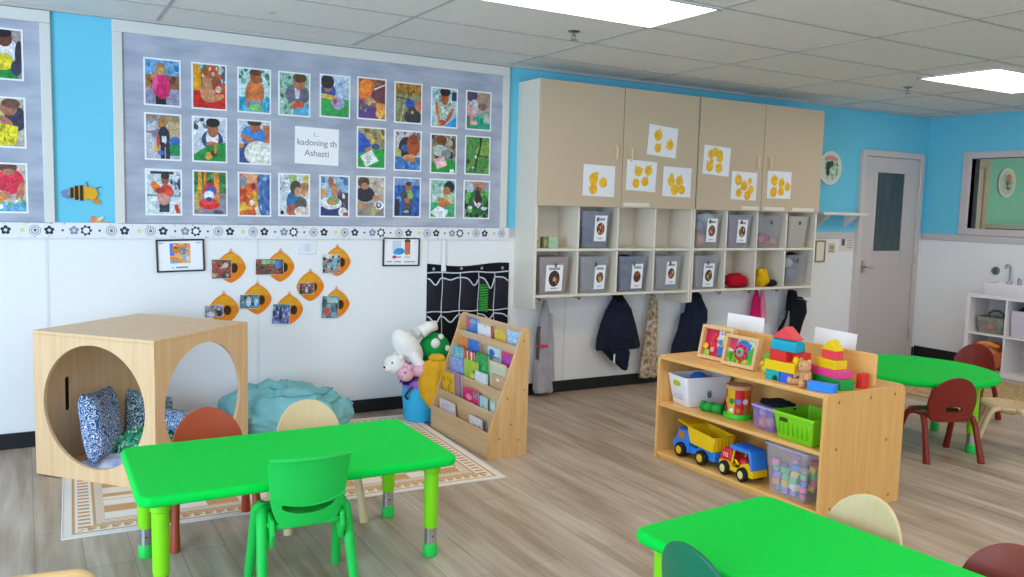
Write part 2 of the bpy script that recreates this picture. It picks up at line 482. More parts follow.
for i, (x, y) in enumerate(((5.0, 1.2), (2.56, .6), (2.56, -1.8))):  # assumed panels out of view; the first is added to brighten the window side
    ceiling_light(x - .61, y - .285, x + .61, y + .285, ['lit ceiling panel between the near table and the window wall', 'lit ceiling panel above the near green table', 'lit ceiling panel at the very back of the room'][i])
ceiling_light(9.6, 3.4, 10.8, 4.0, 'lit ceiling panel in the green room beyond the window')  # unseen panel added to light the room behind the pane

SPR = mat('sprinkler_metal', '#8f8a84', .35, .5, metal=1)
def sprinkler(x, y, label):
    t = thing('fire_sprinkler', label, 'sprinkler', (x, y, CE))
    q = MB(); q.lathe([(.036, 0), (.036, -.004), (.026, -.010), (.012, -.012)], n=20); q.build('escutcheon', SPR, t)
    q = MB(); q.tube([(0, 0, -.008), (0, 0, -.028)], .008)
    q.tube([(-.012, 0, -.026), (-.013, 0, -.04), (0, 0, -.052)], .003, 6); q.tube([(.012, 0, -.026), (.013, 0, -.04), (0, 0, -.052)], .003, 6)
    q.tube([(-.013, 0, -.027), (.013, 0, -.027)], .004, 6)
    q.build('body', SPR, t)
    q = MB(); q.lathe([(.003, -.050), (.024, -.052), (.024, -.055), (.003, -.056)], n=16); q.build('deflector', SPR, t)
sprinkler(2.90, 4.337, 'small metal sprinkler head in the ceiling beside the larger lit panel')
sprinkler(6.322, 4.496, 'small metal sprinkler head in the ceiling beside the panel by the window wall')
q = MB(); q.lathe([(.022, 0), (.02, -.006), (.006, -.009)], n=16)
tag(q.build('ceiling_button', mat('button_grey', '#b5b3b0', .5)), 'tiny grey round button in the ceiling above the big photo board', 'ceiling button', loc=(1.244, 4.957, CE))

w = bpy.data.worlds.new('daylight'); bpy.context.scene.world = w; w.use_nodes = True
bg = w.node_tree.nodes['Background']; bg.inputs[0].default_value = (.66, .82, 1.0, 1); bg.inputs[1].default_value = 1.05
def assumed_daylight():
    """daylight through the tall windows on the open side of the room"""
    L = bpy.data.lights.new('window_daylight', 'AREA'); L.shape = 'RECTANGLE'; L.size = 4.2; L.size_y = 1.8  # bare lamp added at the open side, its daylight is assumed
    L.energy = 165; L.color = (.50, .73, 1.0)
    o = bpy.data.objects.new('window_daylight', L); COL.objects.link(o)
    o.location = (-3.1, .9, 1.5); o.rotation_euler = Vector((1, .5, .42)).to_track_quat('-Z', 'Z').to_euler()
assumed_daylight()
sc = bpy.context.scene
sc.view_settings.view_transform = 'Standard'; sc.view_settings.look = 'None'
sc.view_settings.gamma = 1; sc.view_settings.use_curve_mapping = False
sc.view_settings.exposure = 0.76
sc.cycles.max_bounces = 8; sc.cycles.transparent_max_bounces = 12; sc.cycles.use_denoising = True
sc.cycles.sample_clamp_indirect = 4
# ------------------------------------------------------------------ bulletin boards, photos
FELT = mat('grey_board_fabric', '#9da3b4', .9, .1, scale=3.2, stretch=(1, 1, 3), h2='#b9bdca', bump=.05)
BFRAME = mat('board_frame', '#dcd9d2', .45, .4)
def board(label, x0, x1, z0, z1, fw=.055, ft=.07):
    t = thing('bulletin_board', label, 'bulletin board', ((x0+x1)/2, D, z0))
    w, h = x1 - x0, z1 - z0
    q = MB(); q.box(-w/2 + fw*.8, -.014, 0, w/2 - fw*.8, -.001, h - ft*.8); q.build('fabric_panel', FELT, t, smooth=False)
    for nm, b in (('frame_rail', (-w/2, -.028, h-ft, w/2, -.0005, h)), ('frame_stile', (-w/2, -.028, 0, -w/2+fw, -.0005, h-ft)), ('frame_stile', (w/2-fw, -.028, 0, w/2, -.0005, h-ft))):
        q = MB(); q.box(*b); q.build(nm, BFRAME, t, bevel=.004)
board('large grey fabric bulletin board covered with rows of child photos', .474, 3.185, 1.327, 2.532)
board('smaller grey bulletin board cut by the picture edge, three photos in view', -1.6, .155, 1.327, 2.532)

def photo(label, cx, cz, spec, w=.213, h=.286, tilt=0, group='photos on the bulletin boards', seed=1):
    t = thing('child_photo', label, 'photo', (cx, D - .0145, cz), group=group, rot=(0, R(tilt), 0))
    q = MB(); q.box(-w/2, -.0022, -h/2, w/2, 0, h/2); q.build('paper_mount', PAPER, t, smooth=False)
    q = MB(); art(q, spec, w - .02, h - .02, -.0025, seed=seed); q.build('print', SNAP, t, smooth=False)
SK, SK2, HR, HR2 = '#b5714a', '#d79a72', '#2a1c16', '#5b3c28'
def kid(cx, top, s, shirt, skin=SK, hair=HR, legs=None, arms=True):
    """a small printed figure: head, hair, body, arms and, if asked, legs"""
    o = [('e', cx, top + .10*s, .085*s*1.25, .10*s, skin), ('e', cx, top + .045*s, .09*s*1.3, .06*s, hair),
         ('e', cx, top + .36*s, .19*s*1.2, .20*s, shirt)]
    if arms: o += [('e', cx - .2*s, top + .4*s, .06*s, .16*s, skin, .4), ('e', cx + .2*s, top + .4*s, .06*s, .16*s, skin, -.4)]
    if legs: o += [('r', cx - .13*s, top + .52*s, cx - .01*s, top + .86*s, legs), ('r', cx + .02*s, top + .52*s, cx + .14*s, top + .86*s, legs)]
    return o
P = photo
CX = (.750, 1.024, 1.301, 1.560, 1.836, 2.097, 2.369, 2.650, 2.929)
# top row
P('photo of a child in a pink jacket before a blue fence, top row', CX[0], 2.189,
  [('r',0,0,1,.42,'#6fa3cf'),('n',0,0,1,.4,14,.07,['#3f72b0','#a9cbe6','#5c86a8']),('r',0,.34,1,.66,'#8a5a38'),('n',0,.34,1,.66,16,.08,['#5a3a2c','#a8703c','#c08a50']),('r',0,.64,1,1,'#8f8ea6')] + [('r',.3,.72,.6,1,'#25222a'),('e',.45,.22,.15,.16,'#a87848'),('e',.46,.27,.1,.1,'#caa070'),('e',.44,.58,.25,.26,'#e0307a'),('e',.5,.7,.2,.18,'#c81f68'),('e',.27,.55,.07,.2,'#e65a94',.2),('e',.66,.55,.06,.19,'#d8286e',-.2)])
P('photo of two children huddled in a red and yellow play house, top row', CX[1], 2.189,
  [('r',0,0,1,1,'#c85a20'),('r',0,0,.24,.6,'#d99a20'),('n',.22,0,1,.42,26,.07,['#2c5c96','#d9d2c0','#3c7a50','#c0392b','#8fb2d8']),('r',0,.62,1,1,'#c8241c'),('e',.45,.62,.24,.24,'#c98a62'),('e',.42,.4,.15,.14,'#bb8a60'),('e',.72,.42,.16,.18,'#8c5030'),('e',.72,.48,.1,.1,'#c0303c'),('e',.78,.55,.1,.08,'#d8b8a8'),('e',.68,.76,.3,.08,'#c98a62',-.25)])
P('photo of a child in an orange top over blue water, top row', CX[2], 2.189,
  [('r',0,0,1,1,'#b9d8da'),('n',0,0,1,.35,20,.08,['#4f8468','#86b89c','#2f6650']),('r',0,.66,1,1,'#39a9cc'),('n',0,.66,1,1,10,.08,['#6fcbe0','#1d8cb8']),('e',.52,.5,.3,.26,'#d9793c'),('e',.54,.17,.19,.17,'#b0603c'),('e',.54,.06,.19,.09,HR2),('e',.28,.68,.07,.24,SK,-.15),('e',.75,.6,.06,.22,SK,.1),('e',.55,.9,.22,.09,'#86c070')])
P('photo of a child in a grey jacket sorting red fruit, top row', CX[3], 2.189,
  [('r',0,0,1,1,'#9cc4b0'),('n',0,0,.5,1,30,.07,['#5f9c7c','#b8dccb','#3f7d60','#7fb9b0']),('r',.45,.72,1,1,'#55a8cc'),('e',.6,.5,.42,.26,'#5f6478'),('p',[(.5,.34),(.7,.34),(.66,.6),(.54,.6)],'#d8c4d4'),('e',.66,.2,.2,.19,SK),('e',.68,.09,.24,.12,HR2),('e',.5,.74,.1,.07,SK2),('e',.52,.78,.11,.08,'#d8502c'),('e',.72,.74,.12,.08,'#d8502c')])
P('photo of a child in blue stirring a bowl on a green table, top row', CX[4], 2.199,
  [('r',0,0,1,1,'#a6bfd8'),('n',.4,0,1,.5,9,.1,['#c8d4e0','#8aa6c8','#b4c8b8']),('r',0,.56,1,1,'#1f9f4c'),('e',.25,.38,.27,.18,'#2c52a0'),('e',.24,.28,.15,.12,'#b5714a'),('e',.22,.15,.24,.17,'#222228'),('e',.25,.52,.32,.06,'#d8b440',.1),('e',.6,.66,.24,.16,'#a898c4'),('e',.6,.64,.18,.11,'#8c9cbc'),('e',.5,.62,.08,.07,'#c83c60')])
P('photo of a child in orange leaning over a purple pot, top row', CX[5], 2.205,
  [('r',0,0,1,1,'#8c5a4c'),('n',0,0,1,.3,14,.09,['#7a4030','#b06a34','#5a3430']),('e',.3,.3,.36,.3,'#e8721c'),('e',.25,.2,.2,.18,'#f08a34'),('p',[(.55,.2),(1,.1),(1,.6),(.45,.48)],'#6c3844'),('p',[(.55,.24),(.98,.1),(1,.13),(.58,.28)],'#d0c4b8'),('e',.45,.52,.2,.06,'#d8a070',.3),('r',0,.72,.7,1,'#5c3c84'),('n',0,.55,.5,.8,10,.07,['#a8b890','#78906c','#6a4a92']),('r',.66,.6,1,.96,'#e09a44'),('n',.66,.6,1,.96,6,.08,['#f0b45c','#cc8434'])])
P('photo of a child in blue among dry straw stalks, top row', CX[6], 2.199,
  [('r',0,0,1,1,'#8c8c60'),('r',0,0,1,.28,'#a07428'),('n',0,0,1,.28,16,.06,['#c08c34','#7a5420','#5c4a24'])] + [('p',[(x,.25),(x+.03,.25),(x-.2,1),(x-.25,1)],c) for x,c in ((.15,'#b4b488'),(.3,'#6f7a48'),(.42,'#c4c4a0'),(.55,'#7c8450'),(.68,'#a8a87c'))] + [('p',[(0,.34),(.6,.4),(.6,.44),(0,.38)],'#5c3c48'),('e',.55,.52,.2,.12,'#2f4fb4'),('e',.68,.86,.34,.2,'#34303c'),('e',.64,.7,.18,.12,'#4c3c34'),('e',.92,.55,.1,.14,'#d86048'),('e',.66,.73,.04,.04,'#e0d8a8')])
P('photo of a child in a pale shirt reaching with both arms, top row', CX[7], 2.189,
  [('r',0,0,1,1,'#a8c8d4'),('n',0,0,.4,.6,10,.1,['#78a0a8','#c4dce0']),('r',.8,.06,1,.3,'#2c3a5c'),('e',.52,.48,.38,.28,'#b4c4b4'),('n',.3,.3,.8,.7,16,.05,['#8aa498','#d8e0d4','#7c94a0']),('e',.5,.24,.17,.19,'#a8602c'),('e',.52,.08,.22,.12,HR),('e',.22,.62,.06,.3,'#d87838',-.25),('e',.72,.7,.06,.26,'#c85c3c',.7),('p',[(.5,1),(1,.72),(1,1)],'#2f9cd8'),('e',.4,.9,.16,.08,'#b04838'),('e',.28,.95,.1,.05,'#d89c30')])
P('photo of a hand working a teal tray, last photo of the top row', CX[8], 2.189,
  [('r',0,0,1,1,'#a4a49c'),('e',.65,.2,.36,.3,'#a8907c'),('e',.2,.1,.24,.16,'#54405c'),('e',.3,.4,.2,.2,'#c0c4c8'),('e',.66,.38,.2,.1,'#8a6a5c'),('r',0,.66,1,1,'#1fa482'),('n',.3,.6,1,1,8,.1,['#2cb894','#17906e']),('e',.16,.62,.12,.3,'#d898a0',-.15),('e',.36,.84,.1,.06,'#d8a090'),('e',.85,.7,.14,.16,'#b4bcb4'),('e',.06,.8,.08,.16,'#4c7c3c')])
# middle row
P('photo of a child in dark overalls standing in a classroom, middle row', CX[0], 1.861,
  [('r',0,0,1,1,'#b8b8c0'),('r',0,0,1,.2,'#a08468'),('n',0,.05,.5,.45,10,.1,['#8ca4bc','#b8c8d4','#6f8498']),('r',.65,.15,1,.5,'#b8a078'),('r',.7,.66,1,.92,'#1f8c4c'),('e',.86,.58,.16,.1,'#3068b8'),('e',.48,.22,.12,.12,'#c07848'),('e',.48,.12,.12,.07,'#b08040'),('e',.52,.5,.18,.24,'#30303c'),('r',.46,.48,.6,.66,'#d8dce4'),('r',.42,.62,.54,1,'#2c2c3c'),('r',.57,.62,.7,1,'#343448'),('e',.35,.6,.05,.16,'#d84838'),('e',.32,.78,.1,.08,'#e0a040'),('e',.15,.4,.2,.03,'#a86878'),('e',.42,.86,.1,.06,'#3c6cb0')])
P('photo of a child at a green table with an orange ball, middle row', CX[1], 1.861,
  [('r',0,0,1,1,'#c8ccd8'),('n',0,0,.4,.4,14,.08,['#6c7484','#98a0ac','#40485c','#e4e8ec']),('e',.58,.5,.34,.22,'#2c4c74'),('e',.58,.46,.2,.2,'#e4e4ec'),('e',.6,.26,.17,.19,'#a86844'),('e',.6,.1,.22,.11,'#20201c'),('e',.58,.6,.2,.06,'#c06850'),('p',[(0,.86),(.4,.66),(1,.55),(1,1),(0,1)],'#148c40'),('e',.46,.88,.11,.09,'#e0a03c'),('e',.64,.82,.12,.08,'#50401c'),('e',.68,.72,.05,.1,'#b48c3c')])
P('photo of a child in a blue shirt behind a big white bowl, middle row', CX[2], 1.861,
  [('r',0,0,1,1,'#c4ccd8'),('r',.78,.08,1,.5,'#b86848'),('e',.45,.36,.4,.26,'#3c84d0'),('r',0,.55,.4,1,'#34508c'),('e',.52,.13,.17,.15,'#b06a4c'),('e',.5,.03,.24,.08,'#3c2c24'),('e',.3,.44,.28,.07,'#b5714a',.35),('e',.5,.5,.1,.06,'#a8643c'),('e',.62,.76,.46,.3,'#d8d8cc'),('e',.66,.8,.36,.22,'#e6e6de'),('e',.08,.6,.08,.06,'#c08048')])
t = thing('white_sign', 'white paper sign with grey handwriting among the photos on the board', 'sign', (1.713, D - .0145, 1.86), rot=(0, R(1), 0))
q = MB(); q.box(-.15, -.002, -.122, .15, 0, .122); q.build('paper', PAPER, t, smooth=False)
q = MB(); gcol = lin('#8b8b93'); q.col = lin('#f3f3f5'); q.box(-.148, -.0024, -.12, .148, -.002, .12)
text_into(q, 'I...', .04, -.005, .075, -.0026, gcol); text_into(q, 'kadoning th', .058, 0, .02, -.0026, gcol, .0006); text_into(q, 'Ashasti', .058, 0, -.05, -.0026, gcol, .0006)
q.build('lettering', PRINT, t, smooth=False)
P('photo of a child in blue drawing on white paper over green, middle row', CX[5], 1.87,
  [('r',0,0,1,1,'#a89868'),('n',.3,0,1,.4,16,.1,['#d0b054','#8c7c5c','#b8a878','#70644c']),('p',[(0,.62),(1,.5),(1,1),(0,1)],'#14a040'),('p',[(0,.1),(.2,.15),(.5,.42),(.3,.6),(0,.66)],'#2458b8'),('e',.66,.46,.16,.08,'#305080'),('e',.36,.56,.12,.07,'#b5714a'),('p',[(.08,.72),(.5,.55),(.78,.82),(.3,1)],'#e4e4e0'),('p',[(.3,.75),(.5,.68),(.56,.82),(.36,.9)],'#c4d4c8')])
P('photo of a child in dark hair bent over a blue table, middle row', CX[6], 1.866,
  [('r',0,0,1,1,'#c0b8b8'),('n',0,0,1,.2,10,.08,['#6c7088','#d4d0d0','#484c5c']),('e',.42,.42,.28,.28,'#2c2c34'),('e',.38,.44,.14,.1,'#34589c'),('e',.72,.36,.26,.3,'#b05424'),('e',.72,.2,.2,.14,'#8c4020'),('r',0,.66,1,1,'#3c74b4'),('n',0,.7,1,1,10,.08,['#5c98cc','#2c60a0']),('e',.55,.66,.26,.07,'#d0905c',-.1),('e',.6,.74,.24,.05,'#c87840'),('e',.12,.56,.12,.1,'#a4b854')])
P('photo of a child painting a pink sheet on a green table, middle row', CX[7], 1.859,
  [('r',0,0,1,1,'#98907c'),('n',0,0,1,.6,26,.1,['#54402c','#b8b4a0','#746850','#a8a498','#3c3028']),('e',.4,.14,.22,.14,'#6c3c24'),('e',.35,.42,.3,.16,'#b4c0b4'),('e',.6,.5,.2,.12,'#8c8894'),('p',[(0,.75),(.6,.6),(1,.7),(1,1),(0,1)],'#1f9838'),('p',[(.08,.66),(.5,.58),(.66,.8),(.24,.92)],'#f0b4b8'),('e',.4,.74,.1,.07,'#f4d0d0'),('e',.85,.96,.1,.06,'#e8e8f0')])
P('photo of a crack running over green grass, last of the middle row', CX[8], 1.862,
  [('r',0,0,1,1,'#4c8c44'),('n',0,0,1,1,40,.09,['#3f7c3c','#68a050','#5c9448','#8ca848']),('e',.75,.35,.3,.22,'#7ca048'),('p',[(.55,0),(.68,0),(.66,.2),(.6,.4),(.5,.6),(.42,.95),(.34,.95),(.4,.6),(.52,.4),(.58,.2)],'#30402c'),('p',[(.5,.48),(.98,.52),(.98,.56),(.5,.52)],'#34442c'),('e',.42,.54,.04,.05,'#d8dcd0'),('e',.3,.84,.06,.03,'#c4ccbc'),('e',.08,.68,.08,.07,'#28401c')])
# bottom row
P('photo of a child holding orange wings in a white room, bottom row', CX[0], 1.523,
  [('r',0,0,1,1,'#ccd8dc'),('r',0,.55,1,.6,'#8898a0'),('r',.1,.02,.8,.08,'#30343c'),('n',.7,.1,1,.6,12,.08,['#30385c','#98a8c0','#d0d8e0','#5c6c8c']),('r',.36,.66,.66,.96,'#38404c'),('e',.5,.64,.2,.16,'#c48880'),('e',.54,.2,.12,.13,'#8c5c48'),('e',.54,.12,.13,.08,'#3c2c28'),('e',.28,.4,.2,.1,'#e07830',.7),('e',.6,.44,.18,.12,'#e04830',.3),('e',.4,.46,.15,.07,'#b03c30'),('p',[(.8,.78),(.92,.78),(1,.98),(.86,.98)],'#d84830')])
P('photo of a child in a red swing between orange posts, bottom row', CX[1], 1.526,
  [('r',0,0,1,1,'#3f7c44'),('n',0,0,1,.5,24,.08,['#2f6434','#5c9c5c','#1f4c2c']),('r',0,.5,1,1,'#8c8494'),('e',.1,.7,.12,.24,'#b8a068'),('r',.12,0,.24,.66,'#d8941c'),('r',.3,0,.38,.5,'#e0801c'),('r',.62,0,.78,.86,'#e08a30'),('e',.5,.27,.1,.1,'#3c4c30'),('e',.48,.42,.22,.16,'#d83c2c'),('e',.52,.46,.18,.14,'#4c5cb0'),('e',.46,.56,.16,.12,'#d8d8ec'),('e',.46,.76,.32,.13,'#e02428'),('e',.46,.72,.26,.06,'#f05050'),('e',.46,.64,.1,.05,'#344c8c'),('e',.75,.95,.16,.05,'#54505c')])
P('photo of a child in an orange vest by a blue wall, bottom row', CX[2], 1.525,
  [('r',0,0,1,1,'#4870a8'),('n',.5,0,1,1,22,.08,['#3c6098','#6c90c0','#8ca8cc','#30508c']),('p',[(0,0),(.5,0),(.6,.4),(.55,1),(0,1)],'#d8602c'),('e',.35,.1,.3,.14,'#d89c74'),('n',0,.3,.5,1,14,.1,['#e87c2c','#c84020','#e8a038','#8c7440']),('e',.1,.2,.14,.14,'#8c8c98'),('p',[(0,.76),(.4,.8),(.4,.86),(0,.9)],'#d0b430'),('p',[(.44,.4),(.54,.44),(.62,.8),(.5,.78)],'#e0b81c'),('e',.45,.3,.08,.08,'#94302c'),('e',.4,.7,.08,.07,'#e8e4d8'),('p',[(.5,.82),(.6,.78),(.7,1),(.55,1)],'#e0d4c8'),('e',.62,.12,.06,.07,'#803844')])
P('photo of two children hugging beside a white wall, bottom row', CX[3], 1.53,
  [('r',0,0,1,1,'#ccd4d8'),('e',.45,.1,.14,.12,'#9cb86c'),('e',.92,.1,.12,.14,'#d0c060'),('n',0,.1,.3,.4,5,.05,['#a8b4bc','#8c98a4']),('e',.5,.66,.28,.26,'#2f70a8'),('e',.42,.88,.2,.16,'#b06048'),('e',.74,.72,.2,.18,'#585c54'),('e',.55,.32,.2,.18,'#50443c'),('e',.62,.42,.12,.12,'#c89474'),('e',.84,.38,.14,.16,'#c8906c'),('e',.86,.28,.15,.1,'#a87c58'),('e',.75,.9,.25,.12,'#d8ccc4'),('e',.08,.94,.06,.05,'#20242c')])
P('photo of a child feeding from a plate with salad, bottom row', CX[4], 1.53,
  [('r',0,0,1,1,'#8cb0cc'),('n',0,0,1,.3,12,.1,['#4c7ca8','#b8d0e0','#6898c0']),('r',.6,.4,1,.85,'#4c3c54'),('n',.6,.4,1,.85,8,.08,['#a87858','#dcdcd8','#6c5c74']),('r',0,.78,.7,1,'#2c3c74'),('e',.1,.42,.1,.12,'#e0a040'),('e',.5,.34,.13,.17,'#c88c5c'),('e',.36,.14,.1,.16,'#a86c54'),('e',.38,.68,.38,.16,'#dce0e0'),('e',.45,.62,.22,.11,'#8c9c5c'),('e',.36,.66,.14,.06,'#c8944c'),('e',.8,.9,.16,.12,'#e4e0e4'),('e',.9,.97,.1,.06,'#d02c34')])
P('photo of a child in navy playing at a grey counter, bottom row', CX[5], 1.534,
  [('r',0,0,1,1,'#b8ac9c'),('n',.3,0,1,.4,10,.1,['#d0c8bc','#a09484','#c0b4a4']),('e',.28,.44,.36,.2,'#2c2838'),('e',.22,.13,.22,.15,'#54402c'),('e',.26,.23,.14,.09,'#b88060'),('e',.7,.52,.14,.06,'#c07850'),('r',0,.66,1,1,'#94887c'),('e',.15,.74,.22,.08,'#c09070'),('e',.8,.72,.2,.11,'#e4e8f0'),('e',.8,.72,.1,.08,'#30447c'),('e',.8,.71,.05,.05,'#e4e8f0'),('e',.62,.86,.1,.12,'#c4b470')])
P('photo of a child in a green shirt before deep blue water, bottom row', CX[6], 1.537,
  [('r',0,0,1,1,'#2c5cac'),('n',0,0,1,1,24,.1,['#3c74c0','#1f489c','#5c94d0','#244c94']),('r',0,0,1,.18,'#7c9cc8'),('r',0,.55,.2,1,'#2c2c44'),('e',.55,.24,.12,.12,'#a87050'),('e',.55,.14,.12,.06,'#4c3420'),('e',.56,.44,.18,.14,'#8cb05c'),('e',.38,.46,.14,.14,'#404c44'),('r',.36,.55,.72,.8,'#505058'),('e',.5,.58,.12,.06,'#b0705c'),('r',.3,.8,.66,.96,'#343c54'),('e',.46,.88,.12,.04,'#9ca0a8')])
P('photo of a child with black hair writing on white paper, bottom row', CX[7], 1.536,
  [('r',0,0,1,1,'#9cc0b4'),('n',0,0,1,.6,18,.1,['#6ca090','#c4dcd4','#88ac9c']),('r',0,.62,1,1,'#38b078'),('e',.76,.18,.22,.16,'#24283c'),('e',.66,.32,.16,.15,'#c08048'),('e',.72,.52,.26,.14,'#b8c0a0'),('e',.56,.58,.3,.08,'#c07c40',.3),('e',.5,.66,.22,.07,'#b87038'),('p',[(0,.88),(.3,.7),(.75,.82),(.6,1),(.2,1)],'#e4e8f0'),('p',[(0,.9),(.25,1),(0,1)],'#1f9c3c')])
P('photo of a child in leafy green camouflage, last of the bottom row', CX[8], 1.535,
  [('r',0,0,1,1,'#8c98a4'),('e',.15,.2,.2,.2,'#b0c0d0'),('e',.6,.1,.28,.13,'#b08068'),('e',.55,.22,.14,.08,'#7c4c44'),('e',.5,.62,.52,.36,'#2c6434'),('n',0,.3,1,1,40,.1,['#1f4428','#4c9448','#68b058','#183820','#2c7838']),('e',.55,.48,.14,.2,'#44242c'),('p',[(.36,.5),(.5,.62),(.6,.56),(.7,.62),(.56,.74),(.42,.66)],'#e4d4dc'),('e',.22,.72,.1,.04,'#d8dcec'),('e',.8,.74,.12,.05,'#ccd0e4')], w=.222)
# small board
P('photo of a child with a yellow toy, topmost on the small board', -.088, 2.269,
  [('r',0,0,1,1,'#9c948c'),('e',.62,.42,.3,.26,'#dcdce4'),('e',.95,.5,.12,.3,'#34343c'),('e',.58,.17,.2,.18,'#6c3c2c'),('e',.55,.06,.22,.1,'#241c1c'),('r',0,.7,.9,1,'#148c3c'),('e',.52,.66,.28,.18,'#e0d030'),('e',.86,.78,.14,.16,'#3c3c50')])
P('photo of a child in navy at a yellow tub, middle of the small board', -.085, 1.891,
  [('r',0,0,1,1,'#b4ac98'),('n',0,0,.6,.5,12,.1,['#d4ccb4','#8c8c7c','#c8b870']),('e',.8,.42,.3,.26,'#38384c'),('e',.62,.2,.22,.16,'#a06850'),('e',.68,.1,.24,.1,'#70483c'),('e',.55,.48,.2,.08,'#b0705c',.5),('p',[(.3,.52),(.85,.58),(.78,.96),(.25,1)],'#e0d01c'),('n',.4,.6,.75,.9,8,.06,['#b0a020','#f0e040'])])
P('photo of a child in a red shirt over blue fruit, lowest on the small board', -.085, 1.522,
  [('r',0,0,1,1,'#c4b4a8'),('e',.6,.36,.36,.28,'#d83048'),('e',.55,.06,.24,.12,'#6c4034'),('e',.56,.16,.16,.07,'#b07458'),('e',.85,.62,.1,.26,'#c07858',.3),('e',.45,.66,.14,.1,'#c88060'),('r',.2,.8,1,1,'#6ca8cc'),('n',.2,.76,1,1,14,.07,['#4c98c4','#a8c8a0','#e0e4dc','#5cac7c']),('e',.3,.74,.14,.08,'#d89840')])

# ------------------------------------------------------------------ flowered border strip
q = MB(); q.col = lin('#e9e9ee')
BX0, BX1, BH = -1.6, 3.215, .092
q.box(BX0, -.0015, 0, BX1, 0, BH)
yy = [-.0019]
def bpoly(pts, hx):
    q.col = lin(hx); q.poly(pts, yy[0]); yy[0] -= 2e-6
def bcirc(x, z, r, hx, n=14): bpoly([(x + r*cos(2*pi*i/n), z + r*sin(2*pi*i/n)) for i in range(n)], hx)
x = -1.6 + .02
rb = random.Random(4)
while x < BX1 - .05:
    k0 = x; zc = .046
    def at(px): return k0 + px / 241 * .62
    def ring(xc):
        if xc > BX1 - .04: return
        for i in range(7): bcirc(xc + .033*cos(i*2*pi/7)*.72, zc + .024*sin(i*2*pi/7), .0078, '#2c2c33')
        bcirc(xc, zc, .0235, '#3c3c44', 20); bcirc(xc, zc, .0175, '#eeeef2', 20)
    def swirl(xc):
        if xc > BX1 - .04: return
        bcirc(xc, zc, .031, '#8d8a90', 20); bcirc(xc, zc, .0275, '#e9e9ee', 20); bcirc(xc, zc, .021, '#8a8790', 18); bcirc(xc, zc, .016, '#e9e9ee', 18); bcirc(xc, zc, .009, '#6a6870')
    def flower(xc, hx='#35353b'):
        if xc > BX1 - .04: return
        for i in range(5): bcirc(xc + .0165*cos(i*2*pi/5 + .3), zc + .0165*sin(i*2*pi/5 + .3), .0105, hx)
        bcirc(xc, zc, .009, '#d8d8d4')
    def dot(xc, r=.007, hx='#55534e'):
        if xc < BX1 - .02: bcirc(xc, zc, r, hx)
    ring(at(14)); dot(at(42)); swirl(at(67)); flower(at(95)); dot(at(127), .013, '#e6d98c'); swirl(at(152)); flower(at(180)); dot(at(207)); flower(at(230), '#8c93a8')
    for i in range(26):
        bcirc(k0 + rb.uniform(0, .6) if k0 < BX1 - .65 else k0 + rb.uniform(0, BX1 - .03 - k0), rb.choice((rb.uniform(.004, .016), rb.uniform(.076, .088))), .0028, rb.choice(('#8e8e96', '#b0aeb6', '#5d5d66')), 6)
    x += .62
tag(q.build('border_strip', attr_mat('border_print', .6), smooth=False), 'white paper border strip with black and grey flowers along the wall', 'border', loc=(0, D - .0125, 1.2375))

# ------------------------------------------------------------------ bee cut-outs
BY, BK = '#e8a818', '#2c2018'
def ell_pts(cx, cz, rx, rz, n=20, rot=0):
    return [(cx + rx*cos(t)*cos(rot) - rz*sin(t)*sin(rot), cz + rx*cos(t)*sin(rot) + rz*sin(t)*cos(rot)) for t in [2*pi*i/n for i in range(n)]]
t = thing('paper_bee', 'striped paper bee on the blue wall between the two boards', 'bee decoration', (.30, D, 1.505))
YB = mat('bee_yellow', '#e9ab1b', .7); BB = mat('bee_black', '#33261d', .7); WB = mat('bee_wing', '#7a86b8', .7); OR = mat('bee_orange', '#d98a34', .7)
q = MB(); q.prism(ell_pts(.0, 0, .072, .043, 24), -.012, -.001, 'y'); q.build('body', YB, t, bevel=.003)
for xs, hw in ((-.055, .009), (-.03, .010), (-.004, .009)):
    q = MB(); hh = .043 * math.sqrt(max(1 - (xs/.072)**2, .1)) + .003
    q.prism(rrect(hw*2, hh*2, .006, 4, xs, 0), -.015, -.012, 'y'); q.build('stripe', BB, t)
q = MB(); q.prism(ell_pts(.052, -.002, .03, .036, 20), -.017, -.0125, 'y'); q.build('head', YB, t, bevel=.002)
for rot, dx, dz in ((.25, -.088, .006), (-.35, -.083, -.022)):
    q = MB(); q.prism(ell_pts(dx, dz, .027, .010, 16, rot), -.009, -.004, 'y'); q.build('wing', WB, t)
for p in (((.03, -.008, .035), (.03, -.01, .052), (.018, -.012, .068)), ((.068, -.008, .02), (.085, -.01, .034), (.105, -.012, .038))):
    q = MB(); q.tube(p, .0022, 6); q.build('antenna', BB, t)
q = MB(); q.prism(ell_pts(.073, -.047, .027, .014, 16, -.6), -.013, -.006, 'y'); q.build('paper_leaf', OR, t)
t = thing('paper_bee', 'small faded orange paper bee just above the flowered border', 'bee decoration', (.385, D, 1.343))
q = MB(); q.prism(ell_pts(-.012, .002, .03, .018, 20, .2), -.010, -.001, 'y'); q.build('body', mat('bee_peach', '#e5b276', .7), t, bevel=.002)
q = MB(); q.prism(ell_pts(-.032, .006, .014, .02, 16), -.014, -.010, 'y'); q.build('head', mat('bee_coral', '#e08a5c', .7), t)
q = MB(); q.prism(ell_pts(.025, -.014, .032, .007, 16, .05), -.012, -.004, 'y'); q.build('wing', mat('bee_gold', '#dcb35a', .7), t)
q = MB(); q.prism(ell_pts(.012, .014, .02, .008, 16, .5), -.012, -.004, 'y'); q.build('wing', mat('bee_pale', '#ecd9b8', .7), t)

